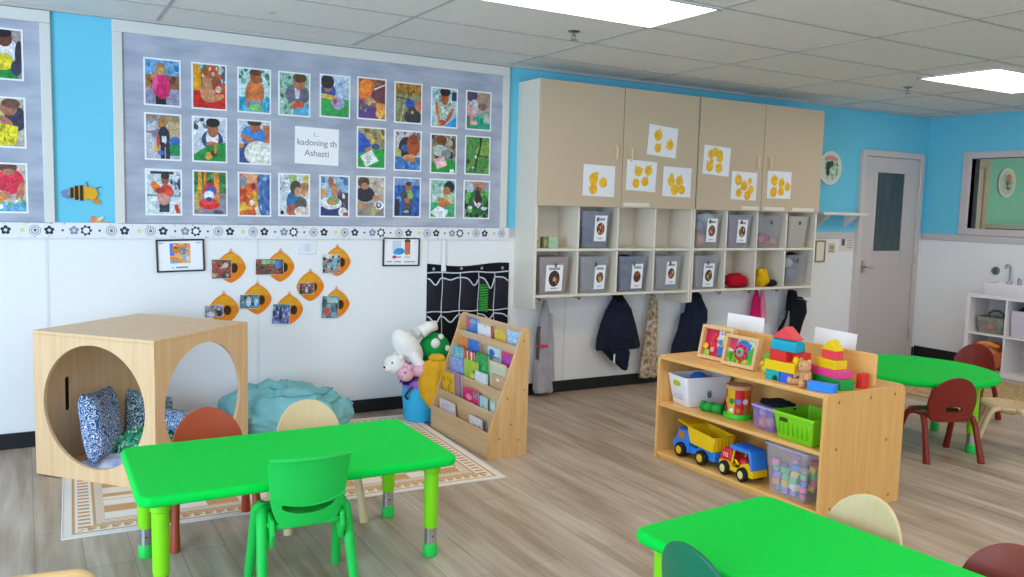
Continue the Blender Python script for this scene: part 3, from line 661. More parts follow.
# ------------------------------------------------------------------ black framed pictures, switch plate
BLK = mat('black_frame', '#20232b', .35, .5)
def framed(label, cx, cz, spec, tilt, w=.285, h=.205):
    t = thing('framed_picture', label, 'picture', (cx, D, cz), rot=(0, R(tilt), 0))
    q = MB(); b = .010
    for a in ((-w/2, -h/2, w/2, -h/2+b), (-w/2, h/2-b, w/2, h/2), (-w/2, -h/2+b, -w/2+b, h/2-b), (w/2-b, -h/2+b, w/2, h/2-b)): q.box(a[0], -.014, a[1], a[2], -.001, a[3])
    q.build('frame', BLK, t, bevel=.001)
    q = MB(); q.box(-w/2+b*.5, -.006, -h/2+b*.5, w/2-b*.5, -.002, h/2-b*.5); q.build('mat_board', PAPER, t, smooth=False)
    q = MB(); art(q, [('r', 0, 0, 1, 1, '#f3f3f5')] + spec, w - 2*b, h - 2*b, -.0066); q.build('print', PRINT, t, smooth=False)
cap1 = [('r', .30 + .03*i + (.03 if i else 0), .875, .30 + .03*i + .022 + (.03 if i else 0), .925, '#6d6d78') for i in range(0, 11, 1) if i != 1]
framed('black framed print of an orange and blue collage, above the plywood play cube', .845, 1.13,
  [('r',.26,.08,.72,.76,'#e9b070'),('r',.26,.08,.36,.5,'#4a7fe0'),('e',.4,.25,.09,.18,'#d97a1c'),('e',.4,.2,.05,.08,'#7c5a10'),('e',.6,.22,.12,.09,'#ec7c20'),('e',.55,.36,.08,.12,'#6d8296'),('n',.36,.12,.7,.7,22,.035,['#e98c34','#5a86a8','#d8a864','#b8b08c','#e8c0b0']),('p',[(.26,.52),(.42,.56),(.54,.74),(.4,.72),(.26,.64)],'#e88c3c'),('r',.27,.68,.42,.76,'#58a8e8'),('e',.6,.6,.06,.1,'#7ab0d0'),('e',.66,.6,.05,.1,'#e8c8c0'),('r',.02,.05,.12,.09,'#b8bcc4'),('r',.86,.05,.96,.09,'#b8bcc4')] + cap1, -1.5)
framed('black framed print of a child reaching into blue, beside the pocket organizer', 2.335, 1.147,
  [('r',.24,.06,.5,.5,'#ced8e6'),('r',.6,.04,.76,.6,'#c87a5c'),('e',.68,.08,.09,.08,'#5c3a34'),('e',.68,.36,.08,.26,'#c8704c'),('e',.66,.54,.06,.08,'#d87c50'),('e',.44,.48,.16,.13,'#1f94dc',-.3),('e',.36,.54,.1,.07,'#2ca4e4'),('e',.3,.7,.06,.06,'#a04860'),('e',.38,.7,.05,.04,'#d8909c'),('e',.46,.7,.04,.03,'#b87c80'),('e',.68,.7,.1,.06,'#d4dcd8')] + [('r', .08+.032*i, .86, .08+.032*i+.024, .905, '#83838c') for i in range(26) if i not in (5, 6, 13, 14, 15)] + [('r',.04,.08,.08,.12,'#9cb4c0'),('r',.9,.08,.94,.12,'#9cb4c0')], .6, .282, .205)
t = thing('wall_plate', 'blank white wall plate above the paper beehives', 'wall plate', (1.654, D, 1.178))
q = MB(); q.box(-.06, -.007, -.045, .06, -.0005, .045); q.build('plate', mat('plate_white', '#e6e8ee', .35), t, bevel=.003)
q = MB(); q.box(-.017, -.009, -.024, .017, -.006, .024); q.build('insert', mat('plate_insert', '#d3d7e2', .35), t, bevel=.001)

# ------------------------------------------------------------------ paper beehives with photos
HV = mat('hive_orange', '#f0881c', .75, .2, var=.12, scale=18); HV2 = mat('hive_yellow', '#e8a526', .75, .2, var=.1, scale=18); HOLE = mat('hive_brown', '#4c3a26', .8, .1, var=.4, scale=40)
def hive(label, cx, cz, hx, px, pz, pw, ph, spec, rot=0, seed=3):
    t = thing('paper_beehive', label, 'beehive decoration', (cx, D, cz), group=None)
    def outline(k, z0=-1.0, z1=1.0):
        pts = []
        N = 26
        for i in range(N + 1):
            z = -1 + 2*i/N
            w = (1 - abs(z)**1.7)**.75 if abs(z) < 1 else 0
            if z > 0: w = max(0, (1 - z)**.78 * (1 + .55*z))
            pts.append((w, z))
        r = [(p[0]*.094*k, p[1]*.102*k) for p in pts if z0 <= p[1] <= z1]
        return r + [(-a, b) for a, b in r[::-1] if a > 1e-6]
    q = MB(); q.prism([p for p in outline(1.0)], -.006, -.001, 'y'); q.build('hive', HV, t)
    q = MB(); q.prism(outline(.93, .18, .95), -.0085, -.006, 'y'); q.build('upper_band', HV2, t)
    q = MB(); q.prism([(-.05, .030), (.05, .030), (.052, .024), (-.052, .024)], -.0095, -.0085, 'y'); q.build('crease', HV, t)
    q = MB(); q.prism(ell_pts(hx, -.005, .023, .032, 22), -.010, -.006, 'y'); q.build('entrance', HOLE, t)
    q = MB(); q.tube([(-.004, -.005, .085), (-.008, -.006, .105), (0, -.006, .122), (.008, -.006, .105), (.004, -.005, .085)], .0022, 6); q.build('hanging_loop', mat('hive_string', '#d8822c', .8), t)
    q = MB(); q.M = Matrix.Rotation(rot, 4, 'Y')
    q.M = Matrix.Translation((px, 0, pz)) @ q.M
    q.col = lin('#e4e0dc'); q.box(-pw/2, -.0135, -ph/2, pw/2, -.0115, ph/2)
    art(q, spec, pw - .004, ph - .004, -.0138, seed=seed)
    q.build('glued_photo', SNAP, t, smooth=False)
hive('paper beehive with a photo of children in red, first of the upper three', 1.150, 1.052, .020, -.058, -.010, .125, .125,
  [('r',0,0,1,1,'#7c5a48'),('n',0,0,1,1,26,.12,['#c03c3c','#d89080','#584038','#8c9c6c','#a82c34']),('e',.7,.3,.14,.16,'#c8b09c')])
hive('paper beehive with a wide group photo, second of the upper three', 1.470, 1.052, .026, -.072, 0, .185, .105,
  [('r',0,0,1,1,'#6c4c3c'),('n',0,0,1,1,24,.1,['#8c5038','#a8744c','#5c7c4c','#c8502c','#48302c']),('r',.2,.05,.7,.3,'#90b890'),('e',.8,.35,.12,.3,'#4c74b8'),('e',.72,.8,.1,.12,'#c83c3c')])
hive('paper beehive beside the wall plate with a photo of children at blue', 1.862, 1.082, .030, -.045, -.014, .125, .130,
  [('r',0,0,1,1,'#988880'),('r',0,0,1,.2,'#d4d0cc'),('n',0,.1,1,1,24,.12,['#3c4450','#c89478','#545c64','#2c3038']),('e',.7,.5,.12,.34,'#6cbcd8',.2),('e',.35,.6,.12,.14,'#8cc0c4')])
hive('paper beehive with a small dark photo, hung below the wall plate', 1.674, .915, .022, -.028, -.014, .105, .078,
  [('r',0,0,1,1,'#6c4c44'),('n',0,0,1,1,20,.12,['#40302c','#a07868','#58443c','#b0a49c']),('e',.5,.6,.1,.3,'#b8c0cc')], 0, 5)
hive('paper beehive with a teal and blue photo in the middle of the cluster', 1.318, .838, .026, -.052, -.013, .125, .093,
  [('r',0,0,1,1,'#5c8488'),('n',0,0,1,1,20,.12,['#3c6068','#88b8a8','#4c3c40','#78a0b4']),('e',.45,.5,.13,.4,'#c0c8e0'),('e',.85,.55,.1,.34,'#98c4dc')], .02, 7)
hive('paper beehive partly hidden behind the play cube top', 1.105, .778, .022, -.062, -.008, .115, .080,
  [('r',0,0,1,1,'#8c8090'),('n',0,0,1,1,20,.12,['#40384c','#c8c0cc','#685c50','#a8a468']),('e',.3,.75,.25,.2,'#d8d4e4'),('e',.8,.7,.15,.25,'#342c34')], 0, 8)
hive('paper beehive with a purple toned photo, lowest in the cluster', 1.530, .762, .030, -.056, -.028, .118, .135,
  [('r',0,0,1,1,'#6c74a8'),('n',0,0,1,1,30,.11,['#4c4c84','#98a0d0','#b8b8dc','#3c3860','#7c88c0']),('e',.45,.5,.1,.4,'#38304c'),('r',0,0,1,.12,'#4c7c84')], .06, 9)
hive('paper beehive with a teal and red photo, below the one by the wall plate', 1.858, .788, .028, -.048, -.02, .118, .155,
  [('r',0,0,1,1,'#5c7c80'),('n',0,0,1,1,26,.12,['#344c58','#84a8a4','#48545c','#6c6460']),('r',.3,.05,.95,.3,'#a8c8c0'),('e',.3,.7,.16,.2,'#c84c44'),('e',.75,.85,.2,.12,'#7c98b4')], .04, 11)
# ------------------------------------------------------------------ wall cabinets with cubbies
CBW = mat('cabinet_white', '#e6dccc', .5, .35); CBD = mat('cabinet_door_beige', '#ccb79b', .55, .3, var=.03, scale=3); CBH = mat('cabinet_handle', '#e3d3a6', .4, .4)
LABEL = mat('label_strip', '#e6dcd2', .6)
CF = 5.325            # front of the carcass
ZS = (.72, .815, 1.165, 1.505, 2.43)   # side foot, bottom shelf, middle shelf, door shelf, top
def cabinet(label, x0, x1, strips):
    t = thing('wall_cabinet', label, 'cabinet', (x0, D, 0))
    w = x1 - x0; dp = CF - D; T = .02
    for nm, xa, xb in (('side_panel', 0, T), ('side_panel', w - T, w)):
        q = MB(); q.prism([(dp, ZS[0] + .012), (dp, ZS[4]), (-.0, ZS[4]), (-.0, ZS[0]), (dp + .05, ZS[0])], xa, xb, 'x'); q.build(nm, CBW, t, bevel=.002)
    q = MB(); q.box(T, dp, ZS[4] - .02, w - T, -.001, ZS[4]); q.build('top_panel', CBW, t, bevel=.001)
    q = MB(); q.box(T, -.022, ZS[1], w - T, -.014, ZS[4] - .02); q.build('back_panel', CBW, t, smooth=False)
    for z in (ZS[1], ZS[2], ZS[3]):
        q = MB(); q.box(T, dp + .004, z, w - T, -.022, z + .02); q.build('shelf', CBW, t, bevel=.0015)
    for k in (1, 2, 3):
        q = MB(); xx = T + (w - 2*T) * k / 4
        q.box(xx - .008, dp + .006, ZS[1] + .02, xx + .008, -.022, ZS[2]); q.box(xx - .008, dp + .006, ZS[2] + .02, xx + .008, -.022, ZS[3])
        q.build('divider', CBW, t, bevel=.0015)
    m = w / 2
    for s in (0, 1):
        a, b = (T*.3, m - .003) if s == 0 else (m + .003, w - T*.3)
        q = MB(); q.box(a, dp - .02, ZS[3] + .003, b, dp - .001, ZS[4] - .004); d = q.build('door', CBD, t, bevel=.002)
        hx = b - .07 if s == 0 else a + .07
        q = MB(); q.tube([(hx, dp - .018, 1.865), (hx, dp - .045, 1.88), (hx, dp - .045, 1.97), (hx, dp - .018, 1.985)], .0075, 8); q.build('handle', CBH, d)
        for z in (1.62, 2.3):
            hx = a if s == 0 else b
            q = MB(); q.tube([(hx, dp - .014, z - .03), (hx, dp - .014, z + .03)], .004, 8); q.build('hinge', MATS['brushed_metal'], d)
    for (xs, ws) in strips:
        q = MB(); q.box(xs, dp - .0215, ZS[3] + .012, xs + ws, dp - .0202, ZS[3] + .042)
        o = q.build('name_strip', LABEL, t, smooth=False)
    q = MB()
    for k in range(4):
        xx = T + (w - 2*T) * (k + .5) / 4
        h = MB(); h.tube([(xx, -.012, .80), (xx, -.035, .785), (xx, -.055, .762), (xx, -.068, .765), (xx, -.072, .785)], .005, 8)
        h.box(xx - .014, -.012, .772, xx + .014, -.004, .815)
        h.build('coat_hook', mat('hook_metal', '#6f6a62', .35, .5, metal=1), t)
    return t
cabinet('beige wall cabinet over cubbies beside the photo board', 3.275, 4.812, ((.79, .26),))
cabinet('beige wall cabinet over cubbies beside the door', 4.818, 6.312, ((.52, .2), (.78, .26), (1.14, .28)))
q = MB(); q.box(4.02, CF - .0245, 1.575, 4.035, CF - .0205, 1.615); q.box(4.82+.745+.03, CF - .0245, 1.585, 4.82+.745+.04, CF - .0205, 1.62)

# yellow dot paintings on the doors
YD = ['#f6b80c', '#f2b010', '#f8c42c']
def dots(label, cx, cz, w, h, pts, tilt=0, seed=1):
    rnd = random.Random(seed)
    t = thing('dot_painting', label, 'painting', (cx, CF - .0205, cz), group='yellow dot paintings on the cabinet doors', rot=(0, R(tilt), 0))
    q = MB()
    q.sheet(lambda u, v: ((u - .5)*w, -.002 - .006*max(0, abs(u-.5)*2 - .7)*(1 if seed % 2 else .3) - .004*max(0, v*-1 + .2), (v - .5)*h), 8, 8, (0, .001, 0))
    q.build('paper', PAPER, t)
    sp = [('r', 0, 0, 1, 1, '#efeff3')]
    for i in range(14): sp.append(('e', rnd.uniform(.1, .9), rnd.uniform(.08, .92), .02, .008, '#c9ccd6', rnd.uniform(0, 3), 6))
    for (u, v, r) in pts:
        c = rnd.choice(YD); r *= 1.18; sp.append(('e', u, v, r, r*w/h*1.08, c))
        for k in range(3): sp.append(('e', u + rnd.uniform(-.6, .6)*r, v + rnd.uniform(-.6, .6)*r, r*.55, r*.5, rnd.choice(YD)))
        if rnd.random() < .6: sp.append(('e', u + rnd.uniform(-1, 1)*r, v - r*1.3, r*.2, r*.5, '#f2c95a'))
    q = MB(); art(q, sp, w*.98, h*.98, -.0036); q.build('dots', PRINT, t, smooth=False)
def cab_xz(px, py): return px, py
dots('dot painting with three yellow dots, alone on the first door beside the photo board', 3.822, 1.706, .297, .238, [(.32,.45,.12),(.63,.55,.11),(.32,.78,.11),(.36,.3,.05)], 1, 2)
dots('topmost dot painting with three dots, on the second door from the photo board', 4.432, 2.042, .297, .238, [(.32,.33,.12),(.76,.58,.11),(.34,.76,.10)], 4, 4)
dots('dot painting with four dots set in two rows, below the topmost one', 4.232, 1.759, .297, .238, [(.38,.36,.11),(.72,.3,.11),(.32,.76,.10),(.62,.68,.10)], 2, 6)
dots('dot painting with four low dots beside the cabinet joint', 4.599, 1.725, .297, .238, [(.28,.48,.11),(.58,.46,.11),(.42,.77,.12),(.68,.76,.10),(.3,.3,.05)], 1, 3)
dots('dot painting with a dense cluster, higher on the third door', 5.020, 1.917, .297, .238, [(.26,.3,.1),(.4,.2,.1),(.6,.38,.11),(.3,.55,.06),(.24,.74,.11),(.6,.76,.11),(.6,.25,.09)], 3, 8)
dots('dot painting with many splashed dots, at the edge of the third door', 5.347, 1.719, .297, .238, [(.26,.3,.12),(.5,.5,.11),(.78,.62,.1),(.65,.84,.11),(.3,.76,.1),(.72,.3,.07)], 1, 5)
dots('dot painting with five neat dots on the door next to the room door', 5.772, 1.742, .297, .238, [(.28,.34,.12),(.58,.42,.11),(.85,.56,.10),(.26,.78,.12),(.58,.74,.11)], 0, 10)

# storage bins and odds and ends in the cubbies
BINM = sheer_mat('frosted_bin', '#c6c8d0', .2, .35); BINW = sheer_mat('pale_bin', '#d8cec6', .5, .4)
def bin_at(label, cab, col, row, sheet=None, m=None, tint=None, fill=None, rz=0, w=.27, h=.285, seed=0):
    x0, x1 = ((3.275, 4.812), (4.818, 6.312))[cab]
    cx = x0 + .02 + (x1 - x0 - .04) * (col + .5) / 4 - .012; z = (ZS[1], ZS[2])[row] + .0205
    t = thing('storage_bin', label, 'bin', (cx, CF + .141, z), rz, group='frosted bins in the wall cubbies')
    f0, f1 = .86, 1.0; dw, dd = w/2, .133
    def ring(k, zz, o=0): return [(p[0]*k, p[1]*k, zz) for p in rrect(2*dw - o, 2*dd - o, .025, 4)]
    q = MB(); rs = [ring(f0*.98, .0), ring(f0, .004), ring(f1, h - .012), ring(f1*1.02, h - .01), ring(f1*1.02, h), ring(f1*.975, h), ring(f1*.97, h - .015), ring(f0*.965, .008)]
    q.loft(rs); q.build('body', m or BINM, t)
    q = MB(); q.tube([(0, -dd*.985 - .004, h - .075), (0, -dd*.985 - .006, h - .06), (0, -dd*.99 - .004, h - .045)], .008, 8); q.build('front_catch', mat('bin_catch', '#4d4f58', .5), t)
    if fill:
        for i, (hx, cxx, czz, r) in enumerate(fill):
            q = MB(); q.ell((cxx, -.012, czz + .008), (r, .10, min(r*.85, czz)), 16, 10, lambda d: 1 + .12*noise.noise(d*2.3 + Vector((seed+i, 0, 0))))
            q.build('contents', mat('fill_' + hx.strip('#'), hx, .85, .1), t)
    if sheet:
        lx, lz, lw, lh, disc = sheet
        L = MB(); k = (f0 + (f1 - f0)*lz/h)
        tl = math.atan2(dd*(f1 - f0), h)
        q = MB(); q.M = Matrix.Translation((lx, -dd*k - .003, lz)) @ Matrix.Rotation(tl, 4, 'X')
        q.box(-lw/2, -.001, -lh/2, lw/2, 0, lh/2); lab = q.build('label_card', PAPER, t, smooth=False)
        q = MB(); q.M = Matrix.Translation((lx, -dd*k - .0042, lz)) @ Matrix.Rotation(tl, 4, 'X')
        rnd = random.Random(seed)
        sp = [('e', .5, .52, .33, .33*lw/lh*1.25, '#4a2f26', 0, 24)]
        sp += [('e', .5 + rnd.uniform(-.2, .2), .52 + rnd.uniform(-.16, .16), rnd.uniform(.05, .1), rnd.uniform(.03, .07), rnd.choice(disc), rnd.uniform(0, 3), 9) for i in range(16)]
        sp += [('r', .16 + i*.095, .10, .16 + i*.095 + .07, .19, '#77798c') for i in range(7)] + [('r', .3 + i*.06, .87, .3 + i*.06 + .045, .91, '#8f90a0') for i in range(7)]
        art(q, sp, lw, lh, 0, 4e-5); q.build('label_print', PRINT, lab, smooth=False)
RED = ['#b06038', '#d09060', '#7a3c2c', '#c8b088', '#5c3a30', '#a84030']; GRN = ['#8c7040', '#c0a060', '#5c5030', '#a88850', '#40382c', '#d0b880']
bin_at('blue grey bin labelled with a dark disc, upper row of the first cabinet', 0, 1, 1, (.035, .155, .115, .2, RED), sheer_mat('blue_grey_bin', '#a3a9be', .38), seed=1, fill=[('#3f4a68', -.06, .09, .07), ('#9aa06c', .06, .03, .04)])
bin_at('frosted bin in the lowest corner cubby beside the pocket organizer', 0, 0, 0, (-.005, .125, .15, .2, RED), sheer_mat('rosy_bin', '#c6b8b8', .38), seed=2, fill=[('#b48a80', .07, .05, .05)])
bin_at('frosted empty looking bin with a greenish disc label, second in the lower row', 0, 1, 0, (.045, .125, .1, .19, GRN), sheer_mat('clear_grey_bin', '#c2c6ce', .28), seed=3)
bin_at('frosted bin with dark cloth and a red disc label, lower row', 0, 2, 0, (.04, .125, .11, .2, RED), sheer_mat('blue_grey_bin', '#a3a9be', .38), seed=4, fill=[('#22283c', -.07, .13, .055), ('#2c3450', .0, .24, .05)])
bin_at('frosted grey bin with a small brown disc label, lower row by the cabinet joint', 0, 3, 0, (.02, .145, .105, .19, RED), sheer_mat('clear_grey_bin', '#c2c6ce', .28), seed=5)
bin_at('frosted bin holding peach and blue cloth, upper corner cubby of the second cabinet', 1, 0, 1, (.03, .15, .115, .2, RED), None, seed=6, fill=[('#e0a48c', -.04, .06, .075), ('#7f93b8', -.06, .17, .06), ('#c4c8d4', .04, .24, .07)])
bin_at('frosted bin with orange cloth low inside, upper row, second in the second cabinet', 1, 1, 1, (.02, .145, .115, .2, RED), sheer_mat('lilac_bin', '#b9b5c8', .38), seed=7, fill=[('#d8783c', -.08, .055, .04)])
bin_at('frosted bin without label full of orange and purple toys', 1, 2, 1, None, None, seed=8, fill=[('#e27a3c', -.06, .06, .055), ('#a860a0', .01, .075, .05), ('#e09a5c', .07, .05, .045)])
bin_at('plain beige bin without label in the cubby nearest the door', 1, 3, 1, None, BINW, w=.25, seed=9)
bin_at('frosted bin with a brown disc label under the peach cloth bin', 1, 0, 0, (.02, .12, .12, .2, GRN), sheer_mat('clear_grey_bin', '#c2c6ce', .28), seed=10)
bin_at('frosted bin with black cloth spilling over its rim, lower cubby nearest the door', 1, 3, 0, None, None, w=.26, seed=11, fill=[('#1a1b20', .03, .245, .06), ('#c0c4cc', -.05, .2, .06), ('#7c8294', .0, .09, .09)])

def box_thing(name, label, cat, loc, dims, m, group=None, rz=0, m2=None):
    t = thing(name, label, cat, loc, rz, group); a, b, c = dims
    q = MB(); q.box(-a/2, -b/2, 0, a/2, b/2, c); q.build('carton', m, t, bevel=.003)
    q = MB(); q.box(-a*.4, -b/2 - .001, c*.2, a*.4, -b/2 - .0002, c*.75); q.build('front_label', m2 or PAPER, t, smooth=False)
cz = ZS[2] + .0205
box_thing('small_carton', 'pale green small carton in the empty upper cubby by the photo board', 'carton', (3.478, 5.41, cz), (.075, .06, .088), mat('mint_carton', '#b9c9a4', .6), m2=mat('mint_label', '#9fc4a0', .6))
box_thing('small_carton', 'narrow olive carton beside the pale green one in the cubby', 'carton', (3.412, 5.42, cz), (.035, .05, .085), mat('olive_carton', '#7c8a52', .6), m2=mat('olive_label', '#a8a878', .6))
box_thing('small_carton', 'tiny grey carton nearest the cubby side wall', 'carton', (3.34, 5.42, cz), (.03, .05, .062), mat('grey_carton', '#a9a690', .6), m2=mat('tan_label', '#c4b890', .6))
cz = ZS[1] + .0205
def lump(name, label, cat, loc, r, m, amp=.2, seed=0, parts=()):
    t = thing(name, label, cat, loc)
    q = MB(); q.ell((0, 0, r[2]*.9), r, 26, 16, lambda d: 1 + amp*noise.noise(d*2 + Vector((seed, 1, 0))) + amp*.4*noise.noise(d*5 + Vector((seed, 4, 2))))
    for i, v in enumerate(q.v): q.v[i] = Vector((v.x, v.y, max(v.z, 0)))
    q.build('folded_cloth', m, t, ang=80)
    for nm, c, rr, mm in parts:
        q = MB(); q.ell(c, rr, 18, 12, lambda d: 1 + .15*noise.noise(d*3 + Vector((seed, 7, 0))))
        q.build(nm, mm, t, ang=80)
lump('knit_hat', 'red knitted hat lying in a lower cubby', 'hat', (5.42, 5.42, cz), (.115, .09, .066), mat('red_knit', '#c01a2c', .9, .1, var=.2, scale=60, bump=.3), .15, 1, [('folded_brim', (-.01, -.03, .03), (.12, .07, .03), mat('red_knit2', '#a81426', .9, .1))])
lump('rain_hat', 'yellow cloth hat with a dark strap in a lower cubby', 'hat', (5.73, 5.42, cz), (.07, .07, .085), mat('yellow_cloth', '#e8b91c', .8, .1, var=.15, scale=30), .25, 3, [('peak', (-.03, -.02, .12), (.035, .03, .045), mat('yellow_cloth', '', .8)), ('dark_strap', (.1, -.01, .03), (.08, .06, .032), mat('dark_cloth', '#2c2e2a', .85, .1, var=.3, scale=20)), ('grey_lining', (.05, .0, .05), (.05, .05, .04), mat('lining', '#8d8b80', .85))])

# ------------------------------------------------------------------ clothes on the hooks
def drape(mb, rows, nfold=7, amp=.14, seed=0, n=44, wob=.012, nv=5):
    """closed hanging cloth; rows of (z, x centre, half width, half depth, y)"""
    rings = []
    R2 = []
    for i in range(len(rows) - 1):
        for k in range(nv):
            q = k / nv; s = q*q*(3-2*q)
            R2.append([rows[i][j]*(1-s) + rows[i+1][j]*s for j in range(5)])
    R2.append(list(rows[-1]))
    for (z, xc, hw, hd, y) in R2:
        ring = []
        for k in range(n):
            a = 2*pi*k/n
            rip = 1 + amp*sin(nfold*a + seed + 3*z)
            nz = noise.noise(Vector((cos(a)*1.5 + seed, sin(a)*1.5, z*6)))
            ring.append((xc + hw*cos(a) + wob*nz, y + hd*sin(a)*rip + wob*.6*nz, z + wob*.8*noise.noise(Vector((a, seed, z*3)))))
        rings.append(ring)
    mb.loft(rings)
NAVY = mat('navy_cloth', '#1d2338', .75, .2, var=.25, scale=14)
BLKC = mat('black_cloth', '#191b20', .8, .15, var=.25, scale=14)
GREYC = mat('grey_cloth', '#b9b7c0', .85, .1, var=.15, scale=10)
y0 = 5.555
t = thing('hanging_sweater', 'pale grey sweater with a pink band hanging almost to the floor', 'sweater', (3.53, y0, 0), group=None)
q = MB(); drape(q, [(.765, 0, .012, .012, 0), (.70, .0, .03, .03, 0), (.55, -.005, .048, .038, 0), (.35, -.01, .06, .042, 0), (.2, -.012, .075, .045, 0), (.06, .0, .09, .045, 0), (.03, .01, .085, .04, 0)], 5, .22, 1); q.build('body', GREYC, t, ang=80)
q = MB(); drape(q, [(.66, .03, .012, .02, -.03), (.45, .03, .028, .025, -.04), (.24, .035, .035, .025, -.04), (.13, .04, .04, .024, -.035)], 4, .2, 4); q.build('sleeve', GREYC, t, ang=80)
q = MB(); q.lathe([(.066, .395), (.068, .40), (.068, .415), (.066, .42)], (-.006, 0, 0), 24); q.M = Matrix.Scale(.72, 4, (0, 1, 0)); q.build('pink_band', mat('pink_band', '#d0506c', .8), t).scale = (1, .78, 1)
q = MB(); drape(q, [(.56, -.055, .012, .02, -.01), (.45, -.06, .018, .02, -.012), (.3, -.062, .014, .018, -.012)], 3, .2, 7); q.build('dark_lining', mat('plum_lining', '#6b5560', .85), t, ang=80)

t = thing('hanging_jacket', 'dark navy quilted child jacket hung by its collar under the cubbies', 'jacket', (4.235, y0, 0))
q = MB(); drape(q, [(.785, .0, .03, .03, 0), (.75, .01, .06, .05, -.005), (.66, .015, .13, .062, -.005), (.55, .01, .175, .066, -.01), (.43, .01, .212, .066, -.01), (.355, .02, .226, .06, -.01), (.335, .02, .22, .05, -.01)], 8, .13, 2); q.build('body', NAVY, t, ang=80)
q = MB(); drape(q, [(.40, .0, .1, .05, -.02), (.30, .035, .095, .045, -.025), (.20, .06, .055, .04, -.025), (.16, .075, .02, .03, -.025)], 5, .2, 6); q.build('sleeve', NAVY, t, ang=80)
q = MB(); drape(q, [(.38, -.1, .09, .045, -.015), (.30, -.05, .06, .04, -.02), (.24, .0, .05, .035, -.02)], 5, .2, 9); q.build('sleeve', NAVY, t, ang=80)
q = MB(); drape(q, [(.80, -.0, .03, .028, -.01), (.765, 0, .048, .045, -.015), (.73, 0, .04, .04, -.02)], 6, .1, 3); q.build('collar', mat('jacket_collar', '#14161f', .8, .1), t, ang=80)
q = MB(); q.box(-.085, -.094, .235, -.072, -.088, .31); q.build('care_label', PAPER, t)
q = MB()
for z in (.68, .60, .52, .44): q.tube([(-.10 - (.7-z)*.2, -.05, z), (-.05, -.072, z - .01), (.03, -.08, z - .012), (.1 + (.7-z)*.2, -.06, z)], .003, 6)
q.build('quilt_seam', mat('navy_seam', '#10131f', .8), t)

t = thing('hanging_wrap', 'long tan and cream patterned wrap hanging under the cubbies', 'wrap', (4.615, y0, 0))
q = MB(); drape(q, [(.775, .0, .014, .014, 0), (.72, .0, .04, .03, 0), (.55, -.005, .055, .035, 0), (.35, -.012, .072, .04, 0), (.2, -.02, .09, .042, 0), (.085, -.022, .098, .042, 0), (.07, -.02, .09, .035, 0)], 7, .24, 3)
q.build('cloth', mat('tan_pattern', '#d8c8b0', .85, .1, scale=26, h2='#8a6848'), t, ang=80)
q = MB(); q.tube([(0, 0, .765), (-.006, -.012, .785), (.006, -.012, .80), (0, 0, .785)], .006, 8); q.build('hanging_loop', MATS['tan_pattern'], t)

t = thing('hanging_coat', 'navy child coat hanging behind the toy shelf end', 'coat', (5.06, y0, 0))
q = MB(); drape(q, [(.78, .0, .03, .03, 0), (.74, .015, .075, .05, 0), (.62, .04, .125, .06, -.005), (.53, .03, .135, .062, -.008), (.44, -.02, .15, .065, -.01), (.33, -.05, .17, .065, -.01), (.24, -.05, .185, .06, -.01), (.22, -.05, .18, .05, -.01)], 6, .12, 5); q.build('body', NAVY, t, ang=80)
q = MB(); drape(q, [(.60, -.09, .045, .04, -.02), (.45, -.12, .055, .045, -.03), (.3, -.13, .05, .04, -.03), (.26, -.13, .045, .035, -.03)], 5, .15, 8); q.build('sleeve', NAVY, t, ang=80)
q = MB(); drape(q, [(.795, 0, .03, .03, -.01), (.76, .01, .055, .05, -.02), (.70, .02, .05, .04, -.03)], 5, .1, 2); q.build('hood', NAVY, t, ang=80)

t = thing('hanging_towel', 'bright pink cloth hanging in two points under the cubbies', 'cloth', (5.87, y0, 0))
q = MB(); drape(q, [(.80, -.04, .008, .01, 0), (.70, -.035, .035, .03, 0), (.56, -.035, .062, .035, 0), (.50, -.03, .066, .03, 0)], 5, .2, 2); q.build('cloth', mat('pink_cloth', '#e0246c', .8, .1, var=.1, scale=20), t, ang=80)
q = MB(); drape(q, [(.785, .03, .008, .01, 0), (.68, .04, .03, .026, -.005), (.56, .05, .042, .03, -.005), (.48, .05, .045, .028, -.005)], 4, .2, 5); q.build('pale_side', mat('pale_pink_cloth', '#e58aa8', .8, .1, var=.1, scale=20), t, ang=80)
t = thing('hanging_backpack', 'black child backpack with hanging straps under the last cubby', 'backpack', (6.29, y0 - .02, 0))
q = MB(); drape(q, [(.775, -.03, .02, .03, 0), (.755, .0, .055, .05, 0), (.66, .05, .115, .07, -.005), (.56, .055, .125, .075, -.005), (.45, .02, .11, .07, -.005), (.35, .0, .10, .065, -.005), (.33, .0, .09, .05, -.005)], 4, .04, 5, wob=.006); q.build('body', BLKC, t, ang=80)
q = MB(); q.tube([(-.03, -.02, .76), (-.09, -.04, .66), (-.13, -.05, .52), (-.19, -.045, .42), (-.2, -.035, .33)], [.008, .011, .012, .022, .026], 8, .5); q.build('strap', BLKC, t)
q = MB(); drape(q, [(.58, -.09, .02, .02, -.03), (.48, -.11, .045, .025, -.03), (.36, -.11, .05, .025, -.03)], 3, .1, 5); q.build('grey_lining', mat('lining', '', .8), t, ang=80)
q = MB(); q.tube([(-.02, -.07, .70), (.05, -.082, .69), (.13, -.07, .67)], .004, 6); q.build('zipper', mat('zip_grey', '#5c5e64', .4, .5, metal=.6), t)

